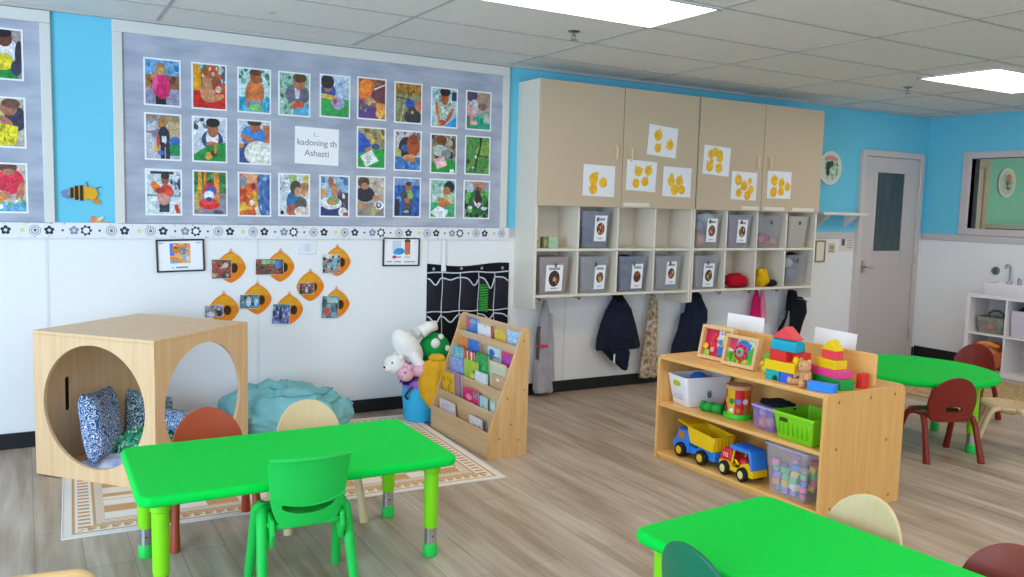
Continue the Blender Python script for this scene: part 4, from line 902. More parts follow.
# ------------------------------------------------------------------ things on the wall by the door
def round_plate(label, cx, cz, r, y, spec):
    t = thing('round_wall_plaque', label, 'wall plaque', (cx, y, cz))
    q = MB(); q.lathe([(.001, -.012), (r*.72, -.012), (r*.78, -.016), (r*.97, -.022), (r, -.019), (r*.99, -.014), (r*.75, -.002), (.001, -.001)], n=40, axis='y'); q.build('plate', mat('plaque_white', '#e6e4dc', .6), t, ang=60)
    q = MB(); art(q, spec, r*1.9, r*1.9, -.0225, 1e-4); q.build('collage', PRINT, t, smooth=False)
sp = [('e', .5, .5, .46, .46, '#d9dfcf', 0, 30), ('e', .55, .6, .3, .28, '#9cc08c'), ('n', .2, .35, .8, .85, 26, .07, ['#8cb47c', '#b8d0a8', '#6c9c6c', '#dcdcc8', '#c8d8c0'])]
sp += [('e', .24 + .075*i, .22 - .035*sin(i*.55), .022, .075, '#e0583c', .1) for i in range(8)] + [('e', .38, .42, .12, .13, '#2c4838'), ('e', .52, .36, .08, .1, '#34543c'), ('e', .36, .62, .07, .13, '#203428'), ('e', .5, .55, .06, .05, '#e4d0c0'), ('e', .62, .62, .09, .06, '#d8e4d4')]
round_plate('white round plaque with red dashes over green and black shapes, beside the wall cabinet', 6.795, 1.945, .163, D, sp)
sp = [('e', .5, .5, .46, .46, '#d8d0b0', 0, 30), ('e', .52, .52, .34, .36, '#c8c8a8'), ('n', .3, .25, .75, .75, 20, .06, ['#7ca07c', '#b8a878', '#8cb098', '#a8b088']), ('e', .55, .3, .16, .1, '#d8683c'), ('e', .5, .52, .05, .16, '#3c5440'), ('e', .6, .5, .04, .12, '#8c4c3c'), ('e', .42, .5, .04, .1, '#4c6c58'), ('e', .55, .7, .08, .05, '#30403c')]
round_plate('cream round plaque on the green wall seen through the window', 9.80, 1.91, .17, D, sp)

t = thing('wall_shelf', 'narrow white shelf on brackets between the cabinet and the door', 'shelf', (6.86, D, 1.49))
q = MB(); q.box(-.33, -.20, 0, .31, -.001, .03); q.build('board', mat('shelf_white', '#ddd8d0', .5), t, bevel=.003)
for x in (-.2, .2):
    q = MB(); q.prism([(-.001, 0), (-.15, 0), (-.15, -.012), (-.02, -.12), (-.001, -.12)], x - .008, x + .008, 'x'); q.build('bracket', MATS['shelf_white'], t, bevel=.002)
t = thing('framed_notice', 'narrow pale framed notice below the wall shelf', 'notice', (6.735, D, 1.135))
q = MB()
for a in ((-.07, -.105, -.058, .105), (.058, -.105, .07, .105), (-.058, -.105, .058, -.093), (-.058, .093, .058, .105)): q.box(a[0], -.014, a[1], a[2], -.001, a[3])
q.build('frame', mat('khaki_frame', '#8d8260', .5), t, bevel=.001)
q = MB(); q.box(-.058, -.006, -.093, .058, -.001, .093); q.build('sheet', mat('sheet_cream', '#e8e2d2', .7), t, smooth=False)
t = thing('notice_sheet', 'small tan paper note pinned under the wall shelf', 'notice', (6.905, D - .0005, 1.165))
q = MB(); q.box(-.05, -.002, -.05, .05, 0, .05); q.build('paper', mat('note_tan', '#d9cbb2', .7), t, smooth=False)
q = MB(); q.box(-.03, -.0026, -.01, .03, -.002, .025); q.box(-.04, -.0026, -.035, .03, -.002, -.02); q.build('ink', mat('note_ink', '#a58f6c', .7), t, smooth=False)
t = thing('notice_sheet', 'white paper notice with a dark square beside the door frame', 'notice', (7.13, D - .0005, 1.205))
q = MB(); q.box(-.115, -.002, -.075, .115, 0, .075); q.build('paper', mat('notice_white', '#e2d9d2', .7), t, smooth=False)
q = MB(); q.box(-.085, -.0026, -.015, -.035, -.002, .05); q.build('picture', mat('notice_dark', '#6d625c', .7), t, smooth=False)
q = MB()
for i in range(4): q.box(.0, -.0026, .03 - i*.024, .085, -.002, .04 - i*.024)
q.build('ink', mat('notice_ink', '#b09c98', .7), t, smooth=False)
t = thing('counter_cabinet', 'green low cabinet with white top under the plaque, beyond the window', 'cabinet', (9.95, D, 0))
q = MB(); q.box(-.5, -.45, .05, 1.2, -.002, 1.39); q.build('body', mat('olive_cabinet', '#5e8a3a', .6), t, bevel=.004)
q = MB(); q.box(-.55, -.5, 1.39, 1.25, -.002, 1.43); q.build('worktop', mat('cream_top', '#d8ccb0', .5), t, bevel=.004)
q = MB(); q.box(-.46, -.462, .1, .34, -.45, 1.34); q.box(.36, -.462, .1, 1.16, -.45, 1.34); q.build('door', MATS['olive_cabinet'], t, bevel=.003)
# ------------------------------------------------------------------ plywood play cube and what lies in it
PLY = wood('birch_ply', '#ecc598', '#e4b987', 2, .45, 2.2, .1)
PLYE = mat('ply_edge', '#d9b27c', .5, .3, scale=40, stretch=(1, 1, 6), h2='#c99c63')
cube = thing('play_cube', 'birch plywood play cube with big round holes, by the back wall', 'play cube', (.567, 5.015, .0068), R(42.3))
HC, HT, TT = .3875, .775, .02
def circ(n, r, c): return [(c[0] + r*cos(2*pi*i/n - pi), c[1] + r*sin(2*pi*i/n - pi)) for i in range(n)]
def panel(name, w, z0, z1, inner, plane, N=96):
    o = [(p[0], p[1] + (z0+z1)/2) for p in sq_ring(N*2, w, z1 - z0)]
    c = (sum(p[0] for p in inner)/len(inner), sum(p[1] for p in inner)/len(inner))
    outer = by_angle([(-w/2, z0), (w/2, z0), (w/2, z1), (-w/2, z1)], c, N)
    inn = by_angle(inner, c, N)
    # pull the nearest samples onto the true corners
    for k in [(-w/2, z0), (w/2, z0), (w/2, z1), (-w/2, z1)]:
        j = min(range(N), key=lambda i: (outer[i][0]-k[0])**2 + (outer[i][1]-k[1])**2); outer[j] = k
    q = MB(); q.holed(outer, inn, plane, TT, 2); return q.build(name, PLY, cube, bevel=.0015)
hole = circ(96, .325, (0, .395))
panel('side_panel', 2*HC, .0, HT - TT, hole, lambda u, w, t: (-HC + t, u, w))
panel('front_panel', 2*HC - 2*TT, .0, HT - TT, circ(96, .315, (0, .395)), lambda u, w, t: (u, -HC + t, w))
panel('back_panel', 2*HC - 2*TT, .0, HT - TT, rrect(.018*2, .19, .012, 5, -.185, .395), lambda u, w, t: (u, HC - t, w))
panel('open_side', 2*HC, .0, HT - TT, rrect(2*HC - .10, HT - TT - .10, .06, 6, 0, .375), lambda u, w, t: (HC - t, u, w))
q = MB(); q.box(-HC, -HC, HT - TT, HC, HC, HT); q.build('top_panel', PLY, cube, bevel=.003)
q = MB(); q.box(-HC + TT, -HC + TT, .008, HC - TT, HC - TT, .025); q.build('bottom_panel', PLY, cube)
q = MB(); q.box(-.203, HC - .006, .3, -.167, HC + .001, .49); q.build('slot_cover', mat('slot_dark', '#2a1d14', .8, .1), cube)  # dark strip filling the slot, stands in for the shade inside it

def to_world(lx, ly, lz, th=R(42.3), c=(.567, 5.015)):
    return (c[0] + lx*cos(th) - ly*sin(th), c[1] + lx*sin(th) + ly*cos(th), lz)
def pillow_mesh(q, s, t, seed=0, n=22):
    def side(sgn):
        def f(u, v):
            a, b = u*2 - 1, v*2 - 1
            e = max(0, (1 - a**4)) * max(0, (1 - b**4))
            pin = 1 - .07*(a*a*(1 - b*b) + b*b*(1 - a*a)) * 1.2
            hgt = sgn * t/2 * e**.45 + .01*noise.noise(Vector((a*2 + seed, b*2, sgn)))*e
            return (a*s/2*(1 - .06*(1 - b*b)), hgt, b*s/2*(1 - .06*(1 - a*a)))
        return f
    q.sheet(side(-1), n, n); q.sheet(side(1), n, n)
def cushion(label, loc, rot, s, t, m, seed=0, piping=None):
    o = thing('cushion', label, 'cushion', loc, rot=rot)
    q = MB(); pillow_mesh(q, s, t, seed); q.build('cover', m, o, ang=100)
    edge = []
    for i in range(48):
        p = sq_ring(48, 2, 2)[i]; a, b = p
        edge.append((a*s/2*(1 - .06*(1 - b*b)), 0, b*s/2*(1 - .06*(1 - a*a))))
    q = MB(); q.tube(edge + [edge[0]], .0045, 6); q.build('piping', piping or m, o)
    return o
FL = floral('blue_floral', '#dfe8f2', '#2c5a94', 46); FL2 = floral('teal_floral', '#c9dcdc', '#23586c', 50)
zb = .033
cushion('blue and white floral cushion standing upright inside the play cube', to_world(-.15, .175, .245), (R(-10), R(5), R(44 + 20)), .37, .13, FL, 1)
cushion('blue and white floral cushion slumped in the corner of the play cube', to_world(.185, .15, .19), (R(-20), R(20), R(44 - 12)), .32, .14, FL2, 5)
cushion('blue scrolled cushion seen through the side hole beside the red chair back', to_world(.20, -.10, .175), (R(-58), R(6), R(44 + 74)), .34, .13, FL, 9)
t = thing('shaggy_pillow', 'shaggy green and white fringed pillow on the blanket in the play cube', 'pillow', to_world(.01, .03, .115))
q = MB(); q.ell((0, 0, 0), (.15, .10, .065), 24, 14); q.build('core', mat('mint_core', '#7ecf9f', .9, .1, scale=20, h2='#3f9a74'), t)
rnd = random.Random(7); q = MB()
for i in range(330):
    a, b = rnd.uniform(0, 2*pi), math.acos(rnd.uniform(-.4, 1)); d = Vector((sin(b)*cos(a), sin(b)*sin(a), cos(b)))
    p = Vector((d.x*.15, d.y*.10, d.z*.065)); e = p + Vector((d.x*.03 + rnd.uniform(-.02, .02), d.y*.03 + rnd.uniform(-.02, .02), .02*d.z - rnd.uniform(.0, .035)))
    q.k = rnd.choice((0, 0, 1, 2)); m = (p + e)/2 + Vector((0, 0, .012))
    q.tube([p*.97, m, e], [.005, .0045, .002], 4)
q.build('fringe', [mat('fringe_green', '#35b57c', .8), mat('fringe_white', '#e3f2ea', .8), mat('fringe_teal', '#1f8a78', .8)], t)
t = thing('blanket', 'rumpled white and blue blanket lying on the floor of the play cube', 'blanket', to_world(-.02, -.03, zb), R(44))
q = MB()
def bl(u, v):
    a, b = u*2 - 1, v*2 - 1
    e = max(0, 1 - max(abs(a), abs(b))**5)
    return (a*.30, b*.27, .004 + e*(.045 + .022*noise.noise(Vector((a*3, b*3, 1))) + .014*noise.noise(Vector((a*8, b*7, 4)))))
q.sheet(bl, 46, 44); q.build('cloth', mat('blanket_blue', '#f0f1f5', .85, .1, scale=11, h2='#a3b2dc'), t, ang=90)

# ------------------------------------------------------------------ teal bean bag
TEAL = mat('teal_fabric', '#84c2c6', .75, .2, var=.1, scale=7)
t = thing('bean_bag', 'large crumpled teal bean bag slumped between play cube and book display', 'bean bag', (1.43, 5.24, .0068))
q = MB()
def bag(d):
    w = Vector((noise.noise(d*1.8 + Vector((4, 2, 7))), noise.noise(d*1.8 + Vector((9, 5, 1))), noise.noise(d*1.8)))
    e = d*2.1 + w*.9
    rid = (1 - abs(noise.noise(e + Vector((1, 7, 3))))*2.6); rid2 = (1 - abs(noise.noise(e*2.3 + Vector((5, 0, 1))))*2.6); rid3 = (1 - abs(noise.noise(e*4.7 + Vector((2, 8, 1))))*2.4)
    up = max(0, min(1, d.z + .55))
    r = 1 + .08*noise.noise(d*1.3 + Vector((3, 1, 2))) + up*(.11*rid + .06*rid2 + .025*rid3)
    r += .34*max(0, -d.x*.75 + .12)*max(0, d.z) - .16*max(0, d.x)*max(0, d.z)
    return r
q.ell((0, 0, .13), (.375, .265, .19), 120, 76, bag)
for i, v in enumerate(q.v):
    q.v[i] = Vector((v.x, v.y, max(v.z, 0)))
q.build('cover', TEAL, t, ang=120)
q = MB()
q.tube([(-.20, -.04, .27), (-.19, -.06, .335), (-.15, -.06, .36), (-.09, -.07, .33), (-.03, -.10, .27)], [.03, .035, .03, .026, .012], 12); q.build('gathered_tip', TEAL, t)
q = MB()
pts = []
for i in range(30):
    a = -.5 + i/29*2.6 ; d = Vector((cos(a)*.55, sin(a)*-.55, .62)).normalized(); r = bag(d)
    pts.append((d.x*.385*r*1.0, d.y*.27*r*1.0, .13 + d.z*.19*r + .002))
q.tube(pts, .005, 6); q.build('seam', mat('teal_seam', '#5a9aa4', .7), t)

# ------------------------------------------------------------------ patterned rug
t = thing('area_rug', 'cream and tan geometric rug under the green table and play cube', 'rug', (.105, 4.01, 0), R(-2.4))
RW, RD = 2.165, 1.50
q = MB(); q.col = lin('#e4d9cd'); q.box(0, 0, .0005, RW, RD, .006)
CR, TN, PK = lin('#efe5d8'), lin('#d0a474'), lin('#dfc09e')
cell = .0125; nx, ny = int(RW/cell), int(RD/cell)
for i in range(nx):
    for j in range(ny):
        x, y = (i + .5)*cell, (j + .5)*cell
        e = min(x, RW - x); f = min(y, RD - y); m = min(e, f); al = y if e < f else x
        if m < .04: c = lin('#ece4dc')
        elif m < .055: c = TN
        elif m < .125:
            k = (al*.5/.0125)
            c = TN if (int(al/.025) % 2 == 0 and .065 < m < .115) else CR
            if e >= f and abs(((al/.05) % 1) - .5)*.07 < (m - .055)*.6 : c = PK if int(m/.0125) % 2 else TN
        elif m < .14: c = TN
        elif m < .18: c = lin('#e3d3c4') if (int(x/.0125) + int(y/.0125)) % 3 else PK
        else:
            row = (y - .18)/.092; r = int(row); h = row - r
            cc = int((x - .18)/.15)
            band = (r % 4 == 3)
            if band: on = (cc + (1 if h > .5 else 0)) % 2
            else: on = (cc + r) % 2
            c = TN if on else CR
            if (h < .07): c = PK
        q.col = c
        z = .0062
        q.add([(i*cell, j*cell, z), ((i+1)*cell, j*cell, z), ((i+1)*cell, (j+1)*cell, z), (i*cell, (j+1)*cell, z)], [(0, 1, 2, 3)])
q.build('woven_field', attr_mat('rug_weave', .95, .05, .5), t, smooth=False)
q = MB()
for (a, b) in (((0, 0), (RW, 0)), ((RW, 0), (RW, RD)), ((RW, RD), (0, RD)), ((0, RD), (0, 0))): q.tube([(a[0], a[1], .0045), (b[0], b[1], .0045)], .0042, 6)
q.build('binding', mat('rug_binding', '#e2dad4', .9, .05), t)

# ------------------------------------------------------------------ book display and books
BW = wood('display_birch', '#dcb27c', '#d0a266', 2, .42, 2.4, .15); BW2 = wood('display_panel', '#d8b48a', '#cda677', 1, .45, 2.4, .1)
bx, by = 2.332, 4.653
t = thing('book_display', 'birch sloped book display rack with five tiers beside the rug', 'book rack', (bx, by, 0))
K = .355
def xs(z): return max(0, (z - .16)*K)
prof = [(0, 0), (.262, 0), (.262, .755), (.255, .772), (.232, .774), (.217, .766), (xs(.70), .715)] + [(xs(.16 + .02*i), .16 + .02*i) for i in range(26, -1, -1)]
for s in (-1, 1):
    q = MB(); a, b = (.409, .391) if s > 0 else (-.409, -.391)
    q.prism(prof, a, b, 'y'); q.build('side_panel', BW, t, bevel=.002)
    for (x, z) in ((.22, .70), (.235, .40), (.2, .10), (.12, .36), (.07, .12), (.15, .2)):
        q = MB(); q.lathe([(.006, a + .0006*s), (.005, a + .0012*s), (.001, a + .0012*s)], (x, 0, z), 10, 'y'); q.build('screw', mat('screw_brown', '#8a6a3e', .5), t)
TZ = [.155, .27, .40, .535, .665]
q = MB(); q.prism([(.0, .0), (.014, .0), (.014, .155), (.0, .155)], -.391, .391, 'y'); q.build('front_panel', BW2, t, bevel=.002)
panels = []
for k in range(5):
    zb_, xb_ = TZ[k] - .03, xs(TZ[k]) + .055
    if k < 4: zt, xt = TZ[k+1], xs(TZ[k+1])
    else: zt, xt = .772, xs(.765) + .012
    panels.append((xb_, zb_, xt, zt))
    L = math.hypot(xt - xb_, zt - zb_); nx_, nz_ = (zt - zb_)/L*.010, -(xt - xb_)/L*.010
    q = MB(); q.prism([(xb_, zb_), (xt, zt), (xt + nx_, zt + nz_), (xb_ + nx_, zb_ + nz_)], -.391, .391, 'y'); q.build('tier_panel', BW2, t, bevel=.0015)
    q = MB(); q.box(xs(TZ[k]) + .004, -.391, zb_ - .012, xb_ + .008, .391, zb_); q.build('ledge', BW2, t)
q = MB(); q.box(.25, -.391, .05, .26, .391, .76); q.build('back_panel', BW2, t)

def book(label, tier, y0_, y1_, ztop, col, spec=(), layer=0, thick=.011, tilt=0, pages='#efe9dd'):
    xb_, zb_, xt, zt = panels[tier]
    lean = math.atan2(xt - xb_, zt - zb_)
    h = (ztop - zb_)/cos(lean); w = abs(y0_ - y1_); cy_ = (y0_ + y1_)/2
    off = .0015 + layer*.014
    base = (bx + xb_ - off*cos(lean), cy_, zb_ + off*sin(lean) + .0008)
    o = bpy.data.objects.new('picture_book', None); COL.objects.link(o); o.empty_display_size = .03
    tag(o, label, 'book', 'picture books on the display rack')
    # local: x to the reader's right (world -y), z up the cover, -y toward the reader (world -x)
    Mx = Matrix.Translation(base) @ Matrix.Rotation(lean, 4, 'Y') @ Matrix.Rotation(R(-90), 4, 'Z') @ Matrix.Rotation(tilt, 4, 'Y')
    o.matrix_world = Mx
    key = 'cover_' + col.strip('#')
    q = MB(); q.box(-w/2, -thick, 0, w/2, -thick + .0018, h); q.box(-w/2, -.0018, 0, w/2, 0, h); q.box(-w/2, -thick, 0, -w/2 + .002, 0, h)
    q.build('cover', mat(key, col, .35, .4), o, smooth=False)
    q = MB(); q.box(-w/2 + .002, -thick + .0018, .002, w/2 - .004, -.0018, h - .003); q.build('pages', mat('book_pages', pages, .8), o, smooth=False)
    if spec:
        q = MB(); q.M = Matrix.Translation((0, 0, h/2)); art(q, [('r', 0, 0, 1, 1, col)] + list(spec), w*.99, h*.99, -thick - .0003, 4e-5, seed=int(ztop*1000)); q.build('cover_art', PRINT, o, smooth=False)
B = book
B('red and blue picture book at the wall end of the top tier', 4, 4.995, 4.835, .752, '#3f86cc', [('e',.2,.3,.25,.35,'#d8566c'),('e',.6,.2,.3,.15,'#6cb0e0'),('n',0,0,1,.6,8,.1,['#58a0dc','#e08090','#2f6cb4'])])
B('plain white booklet next to the blue one on the top tier', 4, 4.83, 4.65, .728, '#eceaf0', [('e',.6,.05,.05,.08,'#c87a50')])
B('thin rust red book standing beside the white booklet', 4, 4.645, 4.605, .735, '#b5532c', (), 0, .014)
B('yellow picture book in the middle of the top tier', 4, 4.60, 4.45, .724, '#e0c04a', [('n',0,0,1,.6,6,.12,['#ecd878','#d0a838','#e8cc60'])])
B('pale blue patterned picture book at the open end of the top tier', 4, 4.44, 4.262, .742, '#a8c8ec', [('n',0,0,1,.7,22,.07,['#c8dcf4','#88b0dc','#e0e8f4'])])
B('orange picture book at the wall end of the second tier', 3, 5.005, 4.875, .620, '#ee8a3c', [('n',0,0,1,.6,6,.1,['#f4a058','#d87028'])])
B('bright blue picture book with pale marks, second tier', 3, 4.87, 4.715, .622, '#3f78d0', [('n',0,0,1,.6,18,.06,['#6c9ce0','#2c5cb0','#88b4ec'])])
B('slim brown and cream book among the second tier books', 3, 4.70, 4.665, .612, '#a88068', (), 0, .012)
B('slim tan book between the brown one and the blue and white one', 3, 4.65, 4.62, .618, '#c09a7c', (), 0, .012)
B('blue and white picture book, second tier', 3, 4.60, 4.445, .616, '#c8dcec', [('e',.35,.3,.25,.2,'#3f78b8'),('e',.7,.5,.2,.15,'#e4ecf4'),('r',0,.45,1,.6,'#88a8a0')])
B('magenta picture book with rounded red top, open end of second tier', 3, 4.42, 4.262, .613, '#d03c8c', [('r',0,0,1,.12,'#d84848'),('e',.5,.35,.35,.2,'#a84cb0'),('n',.1,.1,.9,.6,6,.08,['#e87cb8','#7c4ca8'])])
B('teal and blue picture book behind the patterned blue one', 2, 5.0, 4.85, .565, '#6cb8c8', [('n',0,0,1,.7,16,.1,['#8cd0c0','#5c94d0','#a8dcd4'])], 0)
B('red and white striped small book, rear row of the third tier', 2, 4.825, 4.69, .560, '#c8583c', [('r',.3,0,.4,.5,'#e8e0d8'),('r',.7,0,.85,.6,'#ece8e4'),('r',.45,0,.55,.4,'#a8402c')], 0)
B('tall green picture book in the third tier', 2, 4.655, 4.50, .570, '#1fa04c', [('n',0,0,1,.8,18,.09,['#2cc060','#148040','#58c878'])], 0)
B('pale cream and mint picture book at the open end, rear of the third tier', 2, 4.48, 4.285, .548, '#dcd0b0', [('r',0,.12,1,.62,'#c8d0b0')], 0)
B('periwinkle patterned picture book, front row at the wall end', 2, 5.012, 4.81, .490, '#8ca4e0', [('n',0,0,1,1,26,.08,['#a8bcec','#6c88d0','#c4d0f4'])], 1)
B('lime green picture book with a small dark spot, front of the third tier', 2, 4.795, 4.615, .508, '#a8cc3c', [('n',0,0,1,1,10,.1,['#b8d850','#90b830']),('e',.75,.45,.06,.08,'#5c4424'),('e',.6,.7,.2,.12,'#e8d880')], 1)
B('white booklet leaning in front of the green book', 2, 4.62, 4.47, .462, '#dde2ee', [('n',0,0,1,.7,6,.1,['#c8d4e8','#eef0f6'])], 2)
B('beige picture book with a white heart shape, open end of third tier', 2, 4.43, 4.275, .478, '#cfa680', [('e',.48,.25,.08,.09,'#efe6e0'),('e',.56,.24,.07,.08,'#efe6e0')], 1)
B('yellow picture book with leafy arches, wall end of the fourth tier', 1, 5.02, 4.86, .392, '#e8b420', [('n',0,.2,1,1,10,.1,['#b89024','#f0c848','#8c9c3c'])], 1)
B('mauve tall book just behind the yellow arched one', 1, 4.93, 4.765, .404, '#a88898', [('r',.85,0,.92,1,'#7c6478')], 0)
B('hot pink picture book, middle of the fourth tier', 1, 4.712, 4.515, .346, '#e02c70', [('e',.4,.5,.2,.2,'#f090b4'),('r',.7,.1,.95,.4,'#48a8a0'),('n',0,0,1,1,6,.07,['#f06090','#b81c54'])], 1)
B('dark brown slim book behind the pink one', 1, 4.56, 4.50, .338, '#6c5048', (), 0)
B('pale aqua picture book, fourth tier beside the pink one', 1, 4.49, 4.40, .330, '#a8d8dc', [('n',0,0,1,1,6,.12,['#c8e8e8','#88c4cc'])], 1)
B('pale aqua and cream booklet at the open end of the fourth tier', 1, 4.385, 4.30, .322, '#bcd4cc', [('e',.5,.4,.3,.3,'#dce8e0'),('r',.85,0,1,1,'#6ca0a0')], 0)
B('white booklet with grey scribbles in the lowest tier, wall end', 0, 4.975, 4.755, .222, '#ddd6da', [('n',.1,.1,.9,.6,12,.05,['#a89ca4','#c0b4bc'])], 1)
B('white booklet with purple grey drawing, lowest tier, open end', 0, 4.545, 4.385, .205, '#e0dade', [('n',.1,.1,.9,.8,14,.06,['#a898ac','#c4b8c8','#8c8094'])], 1)
B('dark covered book behind the drawing booklet in the lowest tier', 0, 4.48, 4.355, .204, '#54484c', (), 0)

# ------------------------------------------------------------------ black pocket organizer on the wall
OB = mat('organizer_black', '#191a20', .85, .15, var=.2, scale=30); OB2 = mat('organizer_mesh', '#26242e', .7, .25, var=.3, scale=60); PIP = mat('white_piping', '#cfd0d8', .6)
OW = .69
t = thing('pocket_organizer', 'black wall organizer with white piped pockets above the toy pile', 'organizer', (2.885, D, 1.05))
q = MB(); q.sheet(lambda u, v: ((u - .5)*OW, -.006 - .004*sin(u*9) * (1 - v), -.62 + v*(.62 + .012*sin(u*6.28*1.0 + 2.2))), 24, 16, (0, .004, 0)); q.build('backing', OB, t)
q = MB(); q.tube([((u/20 - .5)*OW, -.014, -.058 + .004*sin(u*.7)) for u in range(21)], .0055, 6); q.build('top_piping', PIP, t)
cols = [0, .17, .385, .61, .81, 1]
for c_ in range(5):
    a, b = (cols[c_] - .5)*OW + .004, (cols[c_+1] - .5)*OW - .004
    for r_, (zt, zb2) in enumerate(((-.095, -.335), (-.375, -.605))):
        sag = ((.05, .015, .06, .085, .03), (.055, .05, .05, .04, .03))[r_][c_]; bul = ((.03, .022, .03, .045, .04), (.035, .035, .03, .03, .045))[r_][c_]
        lo_s = (.45, .4, .72, .62, .85)[c_]
        def lip(u): return zt - sag*math.exp(-((u - lo_s)/.28)**2)
        def f(u, v, a=a, b=b, zb2=zb2, lip=lip, bul=bul):
            z = zb2 + v*(lip(u) - zb2)
            return (a + (b - a)*u, -.012 - bul*sin(pi*u)**.6*(.25 + .75*v)*sin(min(1, v + .15)*pi/2), z)
        q = MB(); q.sheet(f, 12, 10, (0, .002, 0)); p = q.build('pocket', OB2 if r_ == 0 else OB, t)
        q = MB(); q.tube([f(i/14, 1) for i in range(15)], .0055, 6); q.build('rim_piping', PIP, p)
q = MB()
for u in cols[1:-1]: q.tube([((u - .5)*OW + .004*sin(i), -.016, -.06 - i*.055) for i in range(11)], .0035, 6)
q.build('divider_piping', PIP, t)
q = MB(); q.tube([((i/16 - .5)*OW, -.016, -.348 + .004*sin(i*1.3)) for i in range(17)], .005, 6); q.build('row_piping', PIP, t)
q = MB()
for u in (.07, .40, .65, .91): q.lathe([(.005, -.0125), (.011, -.0145), (.012, -.012), (.008, -.010)], ((u - .5)*OW, 0, -.028), 14, 'y')
q.build('grommet', mat('grommet', '#a8aab2', .3, .5, metal=.8), t)
t = thing('adhesive_strip', 'white plastic hanging strip holding up the pocket organizer', 'strip', (2.885 - .22, D, 1.01))
q = MB(); q.box(-.016, -.019, -.005, .016, -.0165, .22); q.build('strip', mat('strip_white', '#eef0f4', .5), t, bevel=.001)
q = MB(); q.box(-.019, -.026, -.008, .019, -.0195, .03); q.build('clip', MATS['strip_white'], t, bevel=.002)
t = thing('spring_toy', 'green coiled tube toy sticking out of an organizer pocket', 'toy', (2.885 + .16*OW, D - .04, .775))
q = MB()
q.tube([(.033*cos(i*.7)*1.0, -.0 + .02*sin(i*.7), i*.0021 - .08) for i in range(95)], .007, 6); q.build('coil', mat('spring_green', '#3aa33a', .45), t)
q = MB(); q.lathe([(.001, .11), (.030, .11), (.034, .12), (.030, .128), (.001, .128)], (0, 0, 0), 18); q.M = Matrix(); q.build('end_cap', mat('spring_cap', '#2c7a2c', .5), t)

# ------------------------------------------------------------------ toy bin and plush
t = thing('fabric_bin', 'sky blue soft bin with a purple rim standing on the rug behind the book rack', 'bin', (2.35, 5.27, .007))
q = MB(); q.lathe([(.001, 0), (.105, 0), (.115, .015), (.128, .15), (.130, .255), (.122, .26), (.118, .15), (.10, .02), (.001, .02)], n=32); q.build('body', mat('sky_fabric', '#3bb8ea', .7, .2, var=.08, scale=12), t)
q = MB(); q.lathe([(.131, .235), (.134, .25), (.134, .285), (.128, .292), (.121, .285), (.121, .245)], n=32); q.build('rim', mat('purple_fabric', '#9a6bd0', .7, .2), t)
q = MB(); q.tube([(-.10, -.085, .25), (-.135, -.09, .225), (-.15, -.08, .19), (-.13, -.07, .165)], .009, 8); q.build('handle', mat('dark_strap', '#3f3f4a', .8), t)
q = MB(); q.ell((-.03, -.02, .27), (.09, .085, .06), 20, 12); tag(q.build('plush_ball', mat('violet_plush', '#a67bd8', .9, .1, var=.1, scale=40, bump=.3), ang=90), 'violet plush ball bulging out of the blue bin', 'plush toy', loc=(2.35, 5.27, .0))
WP = mat('white_plush', '#f2eee8', .95, .05, var=.05, scale=40, bump=.4); PKP = mat('pink_plush', '#e9b6c4', .95, .05, var=.08, scale=40, bump=.4)
def fur(d): return 1 + .035*noise.noise(d*9)
t = thing('plush_bear', 'white plush bear draped head down over the toy bin', 'plush toy', (2.285, 5.28, .465))
q = MB()
q.M = Matrix.Rotation(R(-38), 4, 'Y')
q.ell((.0, 0, .06), (.085, .08, .15), 24, 16, fur)
q.M = Matrix(); q.ell((-.135, -.02, -.06), (.075, .07, .068), 22, 14, fur)
q.ell((-.19, -.045, -.075), (.034, .032, .028), 14, 10)
q.M = Matrix(); q.tube([(.06, -.01, .15), (.11, -.02, .185), (.165, -.03, .195)], [.045, .042, .034], 12)
q.tube([(.04, .05, .13), (.10, .07, .15), (.14, .08, .13)], [.045, .042, .034], 12)
q.tube([(-.03, -.07, .02), (.0, -.11, -.045), (.05, -.12, -.10)], [.042, .036, .03], 12)
q.build('body', WP, t, ang=90)
for dx, dy in ((-.115, -.075), (-.10, .045)):
    q = MB(); q.ell((dx, dy, -.005), (.022, .018, .024), 12, 8); q.build('ear', WP, t)
for dx, dy in ((-.178, -.078), (-.185, -.005)):
    q = MB(); q.ell((dx, dy, -.035), (.006, .006, .007), 8, 6); q.build('eye', mat('plush_eye', '#1a1614', .2, .6), t)
q = MB(); q.ell((-.222, -.05, -.068), (.008, .012, .008), 10, 6); q.build('nose', mat('plush_eye', '', .2), t)
t = thing('plush_pig', 'pink plush animal squeezed between the white bear and the bin', 'plush toy', (2.29, 5.21, .325))
q = MB(); q.ell((.03, -.03, .05), (.105, .07, .055), 22, 14, fur); q.ell((-.10, -.05, .03), (.055, .05, .05), 18, 12, fur); q.ell((-.15, -.065, .025), (.022, .024, .022), 12, 8); q.build('body', PKP, t, ang=90)
q = MB(); q.ell((-.165, -.075, .027), (.006, .018, .014), 12, 8); q.build('snout', mat('snout_pink', '#d890a4', .8), t)
for dy in (-.085, -.02):
    q = MB(); q.ell((-.09, dy, .078), (.018, .012, .022), 10, 8); q.build('ear', PKP, t)
q = MB(); q.ell((-.125, -.095, .05), (.006, .006, .006), 8, 6); q.build('eye', mat('plush_eye', '', .2), t)
t = thing('plush_tuft', 'dark purple shaggy plush peeking out under the white bear', 'plush toy', (2.215, 5.22, .335))
rnd = random.Random(3); q = MB()
